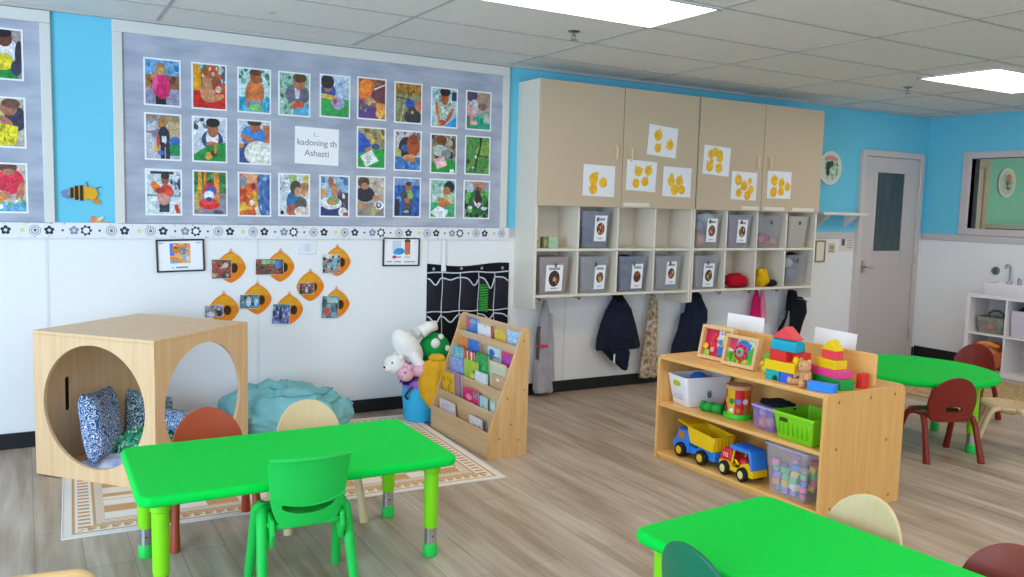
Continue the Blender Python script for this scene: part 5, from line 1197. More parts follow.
for i in range(120):
    a, b = rnd.uniform(0, 2*pi), rnd.uniform(-1, 1); d = Vector((cos(a)*math.sqrt(1-b*b), sin(a)*math.sqrt(1-b*b), b))
    q.tube([d*.02, d*.045, d*.06 + Vector((0, 0, -.012))], [.008, .006, .002], 5)
q.build('fur', mat('dark_purple_fur', '#5a2f86', .9, .1, scale=30, h2='#2b1a30'), t)
q = MB(); q.ell((0, 0, 0), (.036, .036, .036)); q.build('core', MATS['dark_purple_fur'], t)
t = thing('plush_turtle', 'round green plush with a white spot and yellow face behind the book rack', 'plush toy', (2.475, 5.33, .475))
GP = mat('green_plush', '#199a46', .9, .1, var=.1, scale=40, bump=.3)
q = MB(); q.ell((0, 0, 0), (.115, .10, .12), 28, 18, fur); q.build('body', GP, t, ang=90)
for c_, r_ in (((-.032, -.085, .06), .034), ((.06, -.08, .02), .022), ((.02, -.06, .10), .02)):
    q = MB(); q.ell(c_, (r_, .022, r_*1.05), 18, 10); q.build('white_spot', WP, t)
q = MB(); q.ell((-.03, -.105, -.06), (.045, .03, .036), 18, 12); q.build('face', mat('lime_plush', '#b8c83c', .9, .1), t)
q = MB(); q.ell((.01, -.105, -.095), (.04, .035, .03), 18, 12); q.build('foot', mat('leaf_plush', '#5cb43c', .9, .1), t)
t = thing('yellow_cloth', 'mustard yellow cloth hanging over the bin beside the book rack', 'cloth', (2.375, 5.115, .075), rot=(0, 0, R(-35)))
q = MB(); drape(q, [(.385, .03, .03, .03, .02), (.37, .02, .06, .04, .0), (.32, .0, .085, .045, -.01), (.22, -.02, .09, .045, -.02), (.12, -.01, .07, .04, -.02), (.05, .015, .04, .03, -.015), (.04, .015, .03, .025, -.015)], 6, .2, 2)
q.build('cloth', mat('mustard_cloth', '#e0a92a', .8, .1, var=.15, scale=12), t, ang=90)
q = MB(); q.ell((.02, .0, .385), (.06, .04, .03), 16, 10, lambda d: 1 + .2*noise.noise(d*3)); q.build('knotted_top', MATS['mustard_cloth'], t, ang=90)
# ------------------------------------------------------------------ tables
TOP = mat('green_table_top', '#02d446', .55, .1); LEGC = mat('lime_leg', '#86dc14', .4, .4); FOOT = mat('green_foot', '#1ec84a', .45, .4); CHR = mat('chrome_sleeve', '#c8c8cc', .25, .5, metal=1)
def table_leg(t, x, y, zt):
    q = MB(); q.lathe([(.027, .125), (.030, .14), (.031, zt - .05), (.036, zt - .045), (.036, zt)], (x, y, 0), 22); l = q.build('leg', LEGC, t)
    q = MB(); q.lathe([(.026, .05), (.026, .13)], (x, y, 0), 20); q.build('sleeve', CHR, l)
    q = MB(); q.lathe([(.0275, 0), (.031, .004), (.031, .05), (.027, .056)], (x, y, 0), 20); q.build('foot', FOOT, l)
    q = MB(); q.lathe([(.004, 0), (.005, .0015), (.0005, .002)], (x + .0, y - .0265, .09), 10, 'y'); q.build('height_button', mat('button_dark', '#3c3c40', .4), l)
def tabletop(q, outline, zt, th=.038):
    """slab with a rolled edge: inset top, bulging side, recessed underside"""
    n = len(outline); cx = sum(p[0] for p in outline)/n; cy = sum(p[1] for p in outline)/n
    nrm = []
    for i in range(n):
        a, b = outline[i-1], outline[(i+1) % n]; d = Vector((b[1]-a[1], -(b[0]-a[0]))); d.normalize()
        if d.dot(Vector((outline[i][0]-cx, outline[i][1]-cy))) < 0: d = -d
        nrm.append(d)
    def ring(off, z): return [(p[0] + d.x*off, p[1] + d.y*off, z) for p, d in zip(outline, nrm)]
    q.loft([ring(-.045, zt - th + .004), ring(-.03, zt - th), ring(-.008, zt - th), ring(-.001, zt - th + .008), ring(0, zt - .018), ring(-.002, zt - .008), ring(-.009, zt - .001), ring(-.018, zt), ring(-.030, zt - .0012), ring(-.034, zt - .0014)])
def rect_table(label, x, y, rz, w, d, zt, ix=.062, iy=.10):
    t = thing('activity_table', label, 'table', (x, y, 0), rz)
    q = MB(); tabletop(q, rrect(w, d, .055, 8), zt); q.build('tabletop', TOP, t, ang=50)
    q = MB()
    for s in (-1, 1): q.box(-w/2 + .09, s*(d/2 - .12) - .012, zt - .062, w/2 - .09, s*(d/2 - .12) + .012, zt - .036)
    for s in (-1, 1): q.box(s*(w/2 - .1) - .012, -d/2 + .13, zt - .06, s*(w/2 - .1) + .012, d/2 - .13, zt - .036)
    q.build('apron_rail', FOOT, t, bevel=.003)
    for sx in (-1, 1):
        for sy in (-1, 1): table_leg(t, sx*(w/2 - ix), sy*(d/2 - iy), zt - .036)
    return t
rect_table('long green play table with lime legs in front of the play cube', .936, 3.425, R(-.6), 1.24, .70, .45, .085)
rect_table('green play table cut by the bottom edge, beside the wooden toy shelf', 2.085, 1.537, R(94), 1.22, .675, .45)
t = thing('round_table', 'round green table behind the toy shelf', 'table', (5.16, 3.47, 0))
q = MB(); tabletop(q, [(.51*cos(2*pi*i/64), .51*sin(2*pi*i/64)) for i in range(64)], .49); q.build('tabletop', TOP, t, ang=50)
for a in (45, 135, 225, 315): table_leg(t, .39*cos(R(a - 35)), .39*sin(R(a - 35)), .454)
q = MB()
for a in (45, 135): q.M = Matrix.Rotation(R(a - 35), 4, 'Z'); q.box(-.36, -.012, .428, .36, .012, .454)
q.build('apron_rail', FOOT, t, bevel=.003)

# ------------------------------------------------------------------ chairs: +y is the way the sitter faces
REDW = mat('red_brown_plastic', '#b04a28', .45, .25, var=.12, scale=5, coat=.1); NATW = wood('natural_chair', '#e8c99c', '#e4c392', 2, .45, 2, .1)
REDD = mat('maroon_plastic', '#86291c', .4, .3, var=.1, scale=5, coat=.15); DKG = mat('dark_green_plastic', '#0d7450', .35, .35, coat=.1); GRNP = mat('green_plastic', '#1fc44e', .45, .25)
def arch_outline(w, z0, z1, n=20, sq=.62):
    """rounded chair back: flat foot, elliptical head"""
    h = (z1 - z0); zc = z0 + h*(1 - sq); pts = [(-w/2*.86, z0 + .02), (-w/2*.80, z0 + .006), (-w/2*.7, z0), (w/2*.7, z0), (w/2*.80, z0 + .006), (w/2*.86, z0 + .02)]
    for i in range(n + 1):
        a = pi*i/n; pts.append((w/2*cos(a), zc + h*sq*sin(a)**.92 if sin(a) > 0 else zc))
    return pts
def legs4(t, m, hx=.148, hz=.275, fx=.178, fy=.175, r0=.017, r1=.022):
    for sx in (-1, 1):
        for sy in (-1, 1):
            q = MB()
            q.tube([(sx*(hx - .045), sy*.05, hz - .006), (sx*hx, sy*.055, hz), (sx*(hx + .012), sy*.085, hz - .012), (sx*(hx + .017), sy*.11, hz - .05), (sx*(fx - .005), sy*(fy - .03), .11), (sx*fx, sy*fy, .012), (sx*(fx + .001), sy*(fy + .001), 0)],
                   [r0*.9, r0, r0*1.08, r0*1.05, r0*1.05, r1, r1*.93], 14)
            q.build('leg', m, t, ang=60)
def round_chair(label, x, y, facing, m, group=None, hgt=.53):
    t = thing('toddler_chair', label, 'chair', (x, y, 0), R(facing) - pi/2, group)
    N = 72
    ol = arch_outline(.315, .245, hgt)
    inner = rrect(.105, .034, .0165, 6, 0, .325)
    out = by_angle(ol, (0, .325), N); inn = by_angle(inner, (0, .325), N)
    lean = .16
    def f(u, w, th):
        return (u, -.115 - (w - .26)*lean + 1.15*u*u - th*1.0, w)
    q = MB(); q.holed(out, inn, f, .016, 4); q.build('backrest', m, t, bevel=.003, ang=50)
    so = rrect(.315, .285, .085, 8, 0, .012); n = len(so)
    def dish(p): return -.007*max(0, 1 - (p[0]/.15)**2)*max(0, 1 - (p[1]/.14)**2)
    rings = []
    for k in range(5):
        s = 1 - k/5; rings.append([(p[0]*s, (p[1] - .012)*s + .012, .285 + dish((p[0]*s, p[1]*s)) * 1.6) for p in so])
    q = MB(); q.loft([[(p[0]*.9, (p[1] - .012)*.9 + .012, .262) for p in so], [(p[0], p[1], .268) for p in so]] + rings); q.build('seat', m, t, bevel=.003, ang=50)
    legs4(t, m)
    return t
round_chair('red brown round backed chair at the far side of the long green table', .700, 3.845, -92, REDW)
round_chair('natural wood round backed chair at the long green table, facing the green chair', 1.168, 3.825, -90, NATW)
round_chair('maroon round backed chair seen from behind at the round table', 4.96, 3.14, 66, REDD)
round_chair('maroon round backed chair at the far side of the round table before the white shelf', 6.10, 3.68, 186, REDD, None, .55)
round_chair('maroon chair mostly hidden between toy shelf and round table', 4.60, 3.66, 0, REDD)
round_chair('natural wood chair cut by the picture edge beside the round table', 5.60, 3.08, 122, NATW)
round_chair('dark green round backed chair tucked at the near table, cut by the bottom edge', 1.815, 1.785, 0, DKG)
round_chair('natural wood round backed chair between the near table and the toy shelf', 2.365, 1.82, 180, NATW)
round_chair('red brown round backed chair in the corner of the view by the near table', 2.39, 1.325, 180, mat('brown_plastic', '#8e3b2e', .4, .35, var=.1, scale=5))

t = thing('plastic_chair', 'bright green plastic chair with square back, nearest side of the long table', 'chair', (.905, 3.165, 0), R(-3))
N = 72
ol = [(-.115, .30), (-.095, .288), (0, .284), (.095, .288), (.115, .30), (.135, .36), (.143, .41), (.152, .535), (.154, .548), (.146, .556), (0, .557), (-.146, .556), (-.154, .548), (-.152, .535), (-.143, .41), (-.135, .36)]
sl = [(-.102, .372), (-.097, .350), (-.05, .333), (0, .329), (.05, .333), (.097, .350), (.102, .372), (.05, .364), (0, .361), (-.05, .364)]
def slot(n): return by_angle(sl, (0, .345), n)
def gf(u, w, th):
    k = max(0, (w - .50)/.057)
    return (u, -.125 - (w - .28)*.22 + 1.3*u*u - th - .010*k*k, w + 0)
q = MB(); q.holed(by_angle(ol, (0, .345), N), slot(N), gf, .013, 6); bk = q.build('backrest', GRNP, t, bevel=.003, ang=50)
q = MB(); q.tube([gf(-.152 + .304*i/16, .553, .006) for i in range(17)], .0095, 8); q.build('top_lip', GRNP, bk)
q = MB(); q.tube([gf(-.142 + .284*i/16, .395 - .03*(1 - (abs(i - 8)/8)**2.2), .014) for i in range(17)], .004, 6); q.build('panel_step', GRNP, bk)
so = rrect(.30, .28, .06, 7, 0, .01)
q = MB(); q.loft([[(p[0]*.92, p[1]*.92, .270) for p in so], [(p[0], p[1], .276) for p in so], [(p[0], p[1], .292) for p in so], [(p[0]*.94, p[1]*.94, .295) for p in so], [(p[0]*.4, p[1]*.4, .287) for p in so]]); q.build('seat', GRNP, t, bevel=.002, ang=50)
for sx in (-1, 1):
    q = MB(); q.prism([(-.115, .20), (-.09, .20), (-.05, .27), (-.03, .315), (-.06, .325), (-.13, .31), (-.145, .26)], sx*.132 - .008, sx*.132 + .008, 'x'); q.build('side_bracket', GRNP, t, bevel=.004)
    for sy in (-1, 1):
        q = MB(); q.tube([(sx*.125, -.02 + sy*.0, .325), (sx*.150, -.02 + sy*.025, .33), (sx*.160, -.02 + sy*.05, .31), (sx*.166, -.02 + sy*.085, .20), (sx*.174, -.02 + sy*.135, .03), (sx*.176, -.02 + sy*.142, 0)], [.018, .021, .022, .0205, .019, .018], 14); q.build('leg', GRNP, t, ang=60)

# bentwood chair at the bottom corner
OWD = mat('orange_wood', '#e6a24a', .42, .4, scale=3, stretch=(1, 14, 14), h2='#dc9238', coat=.15)  # deeper orange than the rim, with the shade below it painted in
RIM = wood('pale_rim_wood', '#e8be82', '#e0b070', 0, .45, 3, .1)
t = thing('wooden_chair', 'orange wooden chair with pale rim, only its back top in the bottom corner', 'chair', (-.045, 2.165, 0), R(172))
q = MB(); out = rrect(.31, .24, .045, 8, 0, .435); q.prism(out, -.142, -.128, 'y'); bk = q.build('backrest', OWD, t, bevel=.002)
rim = [(p[0], -.135, p[1]) for p in out]; q = MB(); q.tube(rim + [rim[0]], .013, 10); q.build('bent_rim', RIM, bk)
q = MB(); q.prism(rrect(.32, .29, .05, 7, 0, .01), .27, .29, 'z'); q.build('seat', OWD, t, bevel=.004)
for sx in (-1, 1):
    for sy in (-1, 1):
        q = MB(); q.tube([(sx*.13, sy*.11, .272), (sx*.138, sy*.125, .14), (sx*.145, sy*.14, 0)], [.016, .015, .014], 12); q.build('leg', RIM, t)

# ------------------------------------------------------------------ toy shelf (local: x along the front from its far end, y into it)
SW = mat('maple_shelf', '#efbc72', .4, .35, scale=2.6, stretch=(1.2, 12, 12), h2='#e8b062', coat=.2); SWP = wood('maple_side', '#ecb66c', '#e4aa5e', 2, .4, 2.6, .2)
TH = R(2); AX, AY = 3.28, 3.88; LS, DS, HS = 1.20, .64, .63
SR = R(-88)    # local x runs towards the camera
def sw(u, v, z): return (AX + u*sin(TH) + v*cos(TH), AY - u*cos(TH) + v*sin(TH), z)
t = thing('toy_shelf', 'maple two sided toy shelf with raised centre board in the middle of the room', 'shelf', (AX, AY, 0), SR)
pr = [(0, 0), (DS, 0), (DS, HS - .04)] + [(DS - .04 + .04*cos(R(a)), HS - .04 + .04*sin(R(a))) for a in (15, 30, 45, 60, 75)] + [(DS - .04, HS), (.04, HS)] + [(.04 - .04*sin(R(a)), HS - .04 + .04*cos(R(a))) for a in (15, 30, 45, 60, 75)] + [(0, HS - .04)]
for a, b in ((0, .02), (LS - .02, LS)):
    q = MB(); q.prism(pr, a, b, 'x'); q.build('side_panel', SWP, t, bevel=.002)
    for (v, z) in ((.1, .585), (.35, .585), (.55, .585), (.1, .35), (.5, .35), (.08, .05), (.55, .05)):
        x = b if a > 0 else a; s = 1 if a > 0 else -1
        q = MB(); q.lathe([(.009, x + .0003*s), (.007, x + .001*s), (.001, x + .001*s)], (0, v, z), 12, 'x'); q.build('screw_cap', mat('screw_tan', '#a87838', .5), t)
VD = .40    # centre board
for z0, nm in ((.607, 'top_board'), (.322, 'middle_board'), (.022, 'bottom_board')):
    q = MB(); q.box(.02, .006 if nm != 'top_board' else .003, z0, LS - .02, DS - .006, z0 + .02); q.build(nm, SW, t, bevel=.003)
q = MB(); q.box(.02, .02, 0, LS - .02, .034, .022); q.build('kick_board', SWP, t)
q = MB(); q.prism(rrect(LS - .045, .797 - .628, .012, 4, LS/2, (.797 + .628)/2), VD, VD + .018, 'y'); q.build('raised_board', SW, t, bevel=.003)
q = MB(); q.box(.02, VD, .042, LS - .02, VD + .012, .322); q.box(.02, VD, .342, LS - .02, VD + .012, .607); q.build('inner_back', SW, t)

def on(u, v, z, name, label, cat, rz=0, group=None): return thing(name, label, cat, sw(u, v, z), SR + rz, group)
for i, (u0, u1, z1, til, lb) in enumerate(((.10, .39, .878, 0, 'white paper card standing behind the bead frames on the toy shelf'), (.745, 1.01, .876, 1, 'white paper card standing behind the pyramid of blocks on the toy shelf'))):
    t = on((u0 + u1)/2, VD + .05, .628, 'paper_card', lb, 'card')
    t.rotation_euler = (R(-4), 0, SR)
    q = MB(); q.M = Matrix.Rotation(R(til), 4, 'Y'); w = (u1 - u0)/2
    q.sheet(lambda a, b: ((a*2 - 1)*w, .004*cos((a - .5)*3), b*(z1 - .628)), 8, 4, (0, .0008, 0)); q.build('sheet', PAPER, t)
    q = MB(); q.box(-w*.9, -.003, 0, w*.9, .03, .004); q.build('folded_foot', PAPER, t, bevel=.001)

# middle board: white basket, green roller, drum, lidded box, green basket
zm = .3425
def tub(q, w0, d0, w1, d1, h, r=.02, th=.004):
    def ring(w, d, z): return [(p[0], p[1], z) for p in rrect(w, d, r, 5)]
    q.loft([ring(w0*.96, d0*.96, 0), ring(w0, d0, .004), ring(w1, d1, h - .003), ring(w1 - .001, d1 - .001, h), ring(w1 - 2*th, d1 - 2*th, h), ring(w0 - 2*th, d0 - 2*th, .008)])
t = on(.148, .205, zm, 'storage_basket', 'white plastic basket with lime grip and a blue ball, on the middle shelf', 'basket', R(-11))
q = MB(); tub(q, .17, .26, .205, .325, .18, .018); q.build('body', mat('white_plastic', '#f1f1f4', .4, .4), t, ang=50)
q = MB(); q.M = Matrix.Translation((0, -.1555, .135)) @ Matrix.Rotation(R(-9.5), 4, 'X'); q.prism(rrect(.07, .032, .0155, 6), -.004, .003, 'y'); q.build('lime_grip', mat('lime_grip', '#a8c414', .4), t)
q = MB(); gc = lin('#b9bfd4'); q.M = Matrix.Translation((0, -.1435, .07)) @ Matrix.Rotation(R(-9.5), 4, 'X')
q.col = gc
for i, wd in enumerate((.10, .12, .085, .11)): q.box(-wd/2, -.0015, .025 - i*.018, wd/2, 0, .033 - i*.018)
q.build('faded_print', PRINT, t, smooth=False)
q = MB(); q.M = Matrix.Translation((.0935, .01, .085)) @ Matrix.Rotation(R(90 ), 4, 'Z') @ Matrix.Rotation(R(-6.5), 4, 'X')
q.col = lin('#8c9478'); q.prism(rrect(.03, .065, .0145, 6), -.0015, .001, 'y'); q.col = lin('#5f7484'); q.prism(rrect(.026, .032, .012, 6, 0, -.014), -.003, -.0016, 'y'); q.col = lin('#c8b870'); q.prism(ell_pts(0, .016, .009, .009), -.003, -.0016, 'y')
q.build('sticker', PRINT, t, smooth=False)
q = MB(); q.ell((0, 0, 0), (.062, .062, .062), 26, 16); tag(q.build('ball', mat('blue_ball', '#2f7ce0', .35, .5)), 'blue ball lying in the white basket', 'ball', loc=sw(.120, .225, zm + .125))
t = on(.345, .12, zm, 'toy_roller', 'small green bumpy toy on the middle shelf before the white basket', 'toy', R(14))
GT = mat('toy_green', '#12ac3c', .4, .4)
q = MB(); q.tube([(-.06, 0, .027), (.06, 0, .027)], [.026, .026], 18); q.build('barrel', GT, t, bevel=.003)
q = MB()
for x in (-.055, 0, .055): q.lathe([(.022, x - .014), (.029, x - .011), (.029, x + .011), (.022, x + .014)], (0, 0, .029), 16, 'x')
q.build('ring', mat('toy_green_dark', '#0d8c34', .4), t)
t = on(.49, .175, zm, 'toy_drum', 'red and yellow shape sorting drum with green base on the middle shelf', 'drum', R(25))
q = MB(); q.lathe([(.078, 0), (.082, .004), (.082, .02), (.076, .028), (.001, .028)], n=36); q.build('base', mat('drum_green', '#38cc1e', .4), t)
q = MB()
cols_ = ('#d8262c', '#e8a01c', '#d8262c', '#e05a1c', '#c41f2c', '#e8b420', '#d8262c', '#e06a1c')
NS = 48
for i in range(NS):
    a, b = 2*pi*i/NS, 2*pi*(i+1)/NS; q.col = lin(cols_[(i*8)//NS])
    q.add([(.068*cos(a), .068*sin(a), .028), (.068*cos(b), .068*sin(b), .028), (.068*cos(b), .068*sin(b), .165), (.068*cos(a), .068*sin(a), .165)], [(0, 1, 2, 3)])
q.build('barrel', attr_mat('drum_paint', .35), t)
q = MB(); q.lathe([(.001, .165), (.071, .165), (.074, .17), (.074, .182), (.070, .187), (.001, .187)], n=36); q.build('wooden_lid', mat('drum_wood', '#d8a878', .5), t)
q = MB()
for i, a in enumerate((-150, -118, -84, -52, -20)):
    a = R(a - 20); px, py = .069*cos(a), .069*sin(a); tx, ty = -sin(a), cos(a)
    q.col = lin(('#3c5ca8', '#f0c440', '#2c8c4c', '#7c84c8', '#f0e4d8')[i])
    for zc, rr in ((.10, .017), (.05, .013)):
        q.add([(px*1.01 + tx*rr*cos(k*pi/4), py*1.01 + ty*rr*cos(k*pi/4), zc + rr*sin(k*pi/4)) for k in range(8)], [tuple(range(8))])
        q.col = lin(('#e8c060', '#583c9c', '#e8e4dc', '#d87c2c', '#4c9c58')[i])
q.build('shape_hole', MATS['drum_paint'], t, smooth=False)
t = on(.755, .15, zm, 'toy_box', 'clear purple toy box with black cloth on its lid, middle shelf', 'box', R(-6))
PB = sheer_mat('purple_clear', '#b4a0e4', .3, .2)
q = MB(); tub(q, .15, .13, .165, .145, .115, .015); q.build('body', PB, t, ang=50)
q = MB(); q.prism(rrect(.176, .156, .016, 5), .115, .128, 'z'); q.build('lid', mat('purple_lid', '#b9a8e4', .35, .4), t, bevel=.003)
rnd = random.Random(5)
for i, (c_, p_, r_) in enumerate((('#f0a020', (-.015, -.035, .035), .034), ('#f4c430', (.03, -.03, .045), .03), ('#8c50c8', (-.05, -.02, .03), .03), ('#e8e4ec', (-.035, -.03, .085), .022), ('#f0a020', (.045, .03, .04), .03))):
    q = MB(); q.ell(p_, (r_, r_, r_*.95), 16, 10, lambda d: 1 + .1*noise.noise(d*3)); q.build('contents', mat('fill_' + c_[1:], c_, .5), t)
t = on(.78, .16, zm + .129, 'dark_cloth', 'black cloth crumpled on the lid of the clear purple box', 'cloth', R(10))
q = MB()
q.ell((0, 0, .012), (.10, .055, .022), 34, 18, lambda d: 1 + .35*noise.noise(d*2.6 + Vector((2, 0, 0))) + .15*noise.noise(d*7))
for i, v in enumerate(q.v): q.v[i] = Vector((v.x, v.y, max(v.z, 0)))
q.build('cloth', BLKC, t, ang=90)
q = MB(); q.tube([(-.08, -.02, .012), (-.03, -.03, .03), (.02, -.02, .036), (.07, .01, .03)], [.006, .008, .008, .005], 8); q.build('strap', BLKC, t)
t = on(1.0, .15, zm, 'toy_basket', 'lime green plastic basket at the near end of the middle shelf', 'basket', R(-3))
LG = mat('lime_basket', '#86d61e', .4, .4)
q = MB(); tub(q, .225, .225, .258, .262, .14, .012); q.build('body', LG, t, ang=50)
q = MB()
def rimr(w, d, z): return [(p[0], p[1], z) for p in rrect(w, d, .013, 5)]
q.loft([rimr(.254, .258, .126), rimr(.268, .272, .127), rimr(.27, .274, .139), rimr(.266, .27, .143), rimr(.252, .256, .143), rimr(.246, .25, .126), rimr(.254, .258, .126)], cap=False); q.build('rim', LG, t, ang=50)
q = MB()
for i in range(7):
    x = -.09 + i*.03; q.box(x - .0015, -.128, .03, x + .0015, -.112, .10)
q.M = Matrix.Rotation(R(0), 4, 'Z'); 
q.build('rib', mat('lime_rib', '#74c016', .4), t)
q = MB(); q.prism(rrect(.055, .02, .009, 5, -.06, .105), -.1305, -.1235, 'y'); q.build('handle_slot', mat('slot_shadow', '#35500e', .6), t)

# bottom board: trucks and clear bin
zb2 = .0425
def wheels(t, spots, r, w, tire, hub):
    for (x, y, s) in spots:
        q = MB(); q.lathe([(r*.52, -w/2), (r*.9, -w/2), (r, -w*.3), (r, w*.3), (r*.9, w/2), (r*.52, w/2)], (x, y, r), 26, 'y'); k = q.build('wheel', tire, t, ang=50)
        q = MB(); q.lathe([(.001, s*w*.56), (r*.22, s*w*.68), (r*.3, s*w*.56), (r*.5, s*w*.5), (r*.56, s*w*.54), (r*.56, 0), (.001, 0)], (x, y, r), 20, 'y'); q.build('hub', hub, k)
BT = mat('truck_blue', '#2f86e8', .35, .45, coat=.2); YT = mat('truck_yellow', '#f2c40e', .35, .45, coat=.2); RT = mat('truck_red', '#e02a30', .35, .45, coat=.2); TY = mat('tire_black', '#1c1c20', .6, .3); HB = mat('hub_yellow', '#e8b820', .4); HB2 = mat('hub_cream', '#e8d890', .4)
t = on(.285, .115, zb2, 'toy_dump_truck', 'blue and yellow toy dump truck on the bottom shelf', 'toy truck', R(-4))
# length along x: cab at -x
q = MB(); q.box(-.165, -.05, .035, .165, .05, .075); q.box(.02, -.055, .06, .17, .055, .095); q.build('chassis', BT, t, bevel=.006)
q = MB()
for s in (-1, 1): q.prism([(-.195, .05), (-.185, .035), (-.05, .035), (-.05, .165), (-.065, .172), (-.13, .172), (-.145, .16), (-.168, .10), (-.19, .09)], s*.058 - (.006 if s > 0 else -.0), s*.058 + (.0 if s > 0 else .006), 'y')
q.box(-.19, -.055, .035, -.165, .055, .092); q.box(-.148, -.058, .158, -.05, .058, .172); q.box(-.062, -.055, .035, -.05, .055, .165)
q.prism([(-.192, .088), (-.165, .10), (-.062, .10), (-.062, .035), (-.192, .035)], -.05, .05, 'y'); q.build('cab', BT, t, bevel=.004)
q = MB()
for s in (-1, 1): q.prism([(-.148, .108), (-.09, .108), (-.09, .152), (-.135, .152)], s*.0585 - .001, s*.0585 + .001, 'y')
q.build('side_window', mat('truck_window', '#c07a34', .4), t)
q = MB(); q.M = Matrix.Identity(4)
bo = [(-.10, .21), (-.09, .198), (-.04, .185), (-.015, .108), (.18, .098), (.205, .195), (.205, .208), (-.02, .214)]
for s in (-1, 1):
    q.prism([(-.045, .205), (-.01, .11), (.175, .10), (.185, .185)], s*.078 - .004, s*.078 + .004, 'y')
q.prism([(-.015, .112), (.176, .10), (.176, .108), (-.012, .12)], -.076, .076, 'y'); q.prism([(.17, .10), (.178, .10), (.188, .186), (.18, .186)], -.076, .076, 'y'); q.prism([(-.015, .11), (-.006, .112), (-.04, .206), (-.05, .206)], -.076, .076, 'y')
q.prism([(-.135, .222), (-.13, .212), (-.045, .198), (-.04, .207)], -.078, .078, 'y'); q.build('dump_bed', YT, t, bevel=.003)
q = MB()
for s in (-1, 1):
    for x in (.03, .075, .12, .16): q.box(x - .003, s*.082 - .002, .106, x + .003, s*.082 + .002, .186 - (.1*(.16 - x))*0)
for yv in (-.05, -.025, 0, .025, .05): q.prism([(.176, .105), (.181, .105), (.19, .18), (.186, .18)], yv - .003, yv + .003, 'y')
q.build('bed_rib', YT, t, bevel=.001)
wheels(t, ((-.11, -.066, -1), (.075, -.066, -1), (-.11, .066, 1), (.075, .066, 1), (.14, .05, 1)), .043, .034, TY, HB)
q = MB()
for x in (-.11, .075): q.tube([(x, -.05, .04), (x, .05, .04)], .006, 8)
q.build('axle', TY, t)

t = on(.618, .095, zb2, 'toy_truck', 'red and yellow toy truck with a blue roof on the bottom shelf', 'toy truck', R(-4))
q = MB(); q.box(-.14, -.05, .032, .14, .05, .06); q.prism([(-.15, .035), (-.145, .075), (-.06, .085), (-.03, .06), (.02, .06), (.05, .09), (.10, .105), (.135, .09), (.15, .06), (.15, .032), (-.15, .032)], -.058, .058, 'y'); q.build('body', YT, t, bevel=.005)
q = MB(); q.prism([(-.148, .078), (-.125, .135), (-.105, .15), (-.045, .15), (-.04, .08), (-.06, .06), (-.09, .075)], -.056, .056, 'y'); q.build('hood', RT, t, bevel=.008)
q = MB(); q.col = lin('#f2e6e6'); text_into(q, '112', .03, -.09, .112, -.0575, lin('#f6eeee'), .001); q.build('number_mark', PRINT, t, smooth=False)
q = MB()
for s in (-1, 1): q.tube([(-.038, s*.05, .075), (-.02, s*.05, .16)], .007, 8); q.tube([(.02, s*.05, .08), (-.01, s*.05, .10)], .006, 8)
q.build('window_post', YT, t)
q = MB(); q.ell((.02, 0, .085), (.04, .035, .03), 16, 10); q.build('seat', RT, t)
q = MB(); q.prism([(-.055, .165), (-.04, .182), (.115, .176), (.125, .165), (.15, .075), (.135, .07), (.108, .158), (-.05, .155)], -.062, .062, 'y'); q.build('roof', BT, t, bevel=.005)
q = MB()
for i in range(5): q.prism(rrect(.014, .085, .006, 4, -.02 + i*.028, 0), .1795 - i*.001, .187 - i*.001, 'z')
q.build('roof_rib', BT, t, bevel=.001)
wheels(t, ((-.085, -.066, -1), (.075, -.066, -1), (-.085, .066, 1), (.075, .066, 1)), .040, .034, TY, HB2)
q = MB()
for x in (-.085, .075): q.tube([(x, -.055, .04), (x, .055, .04)], .006, 8)
q.build('axle', TY, t)
t.scale = (.88, .95, 1.0)

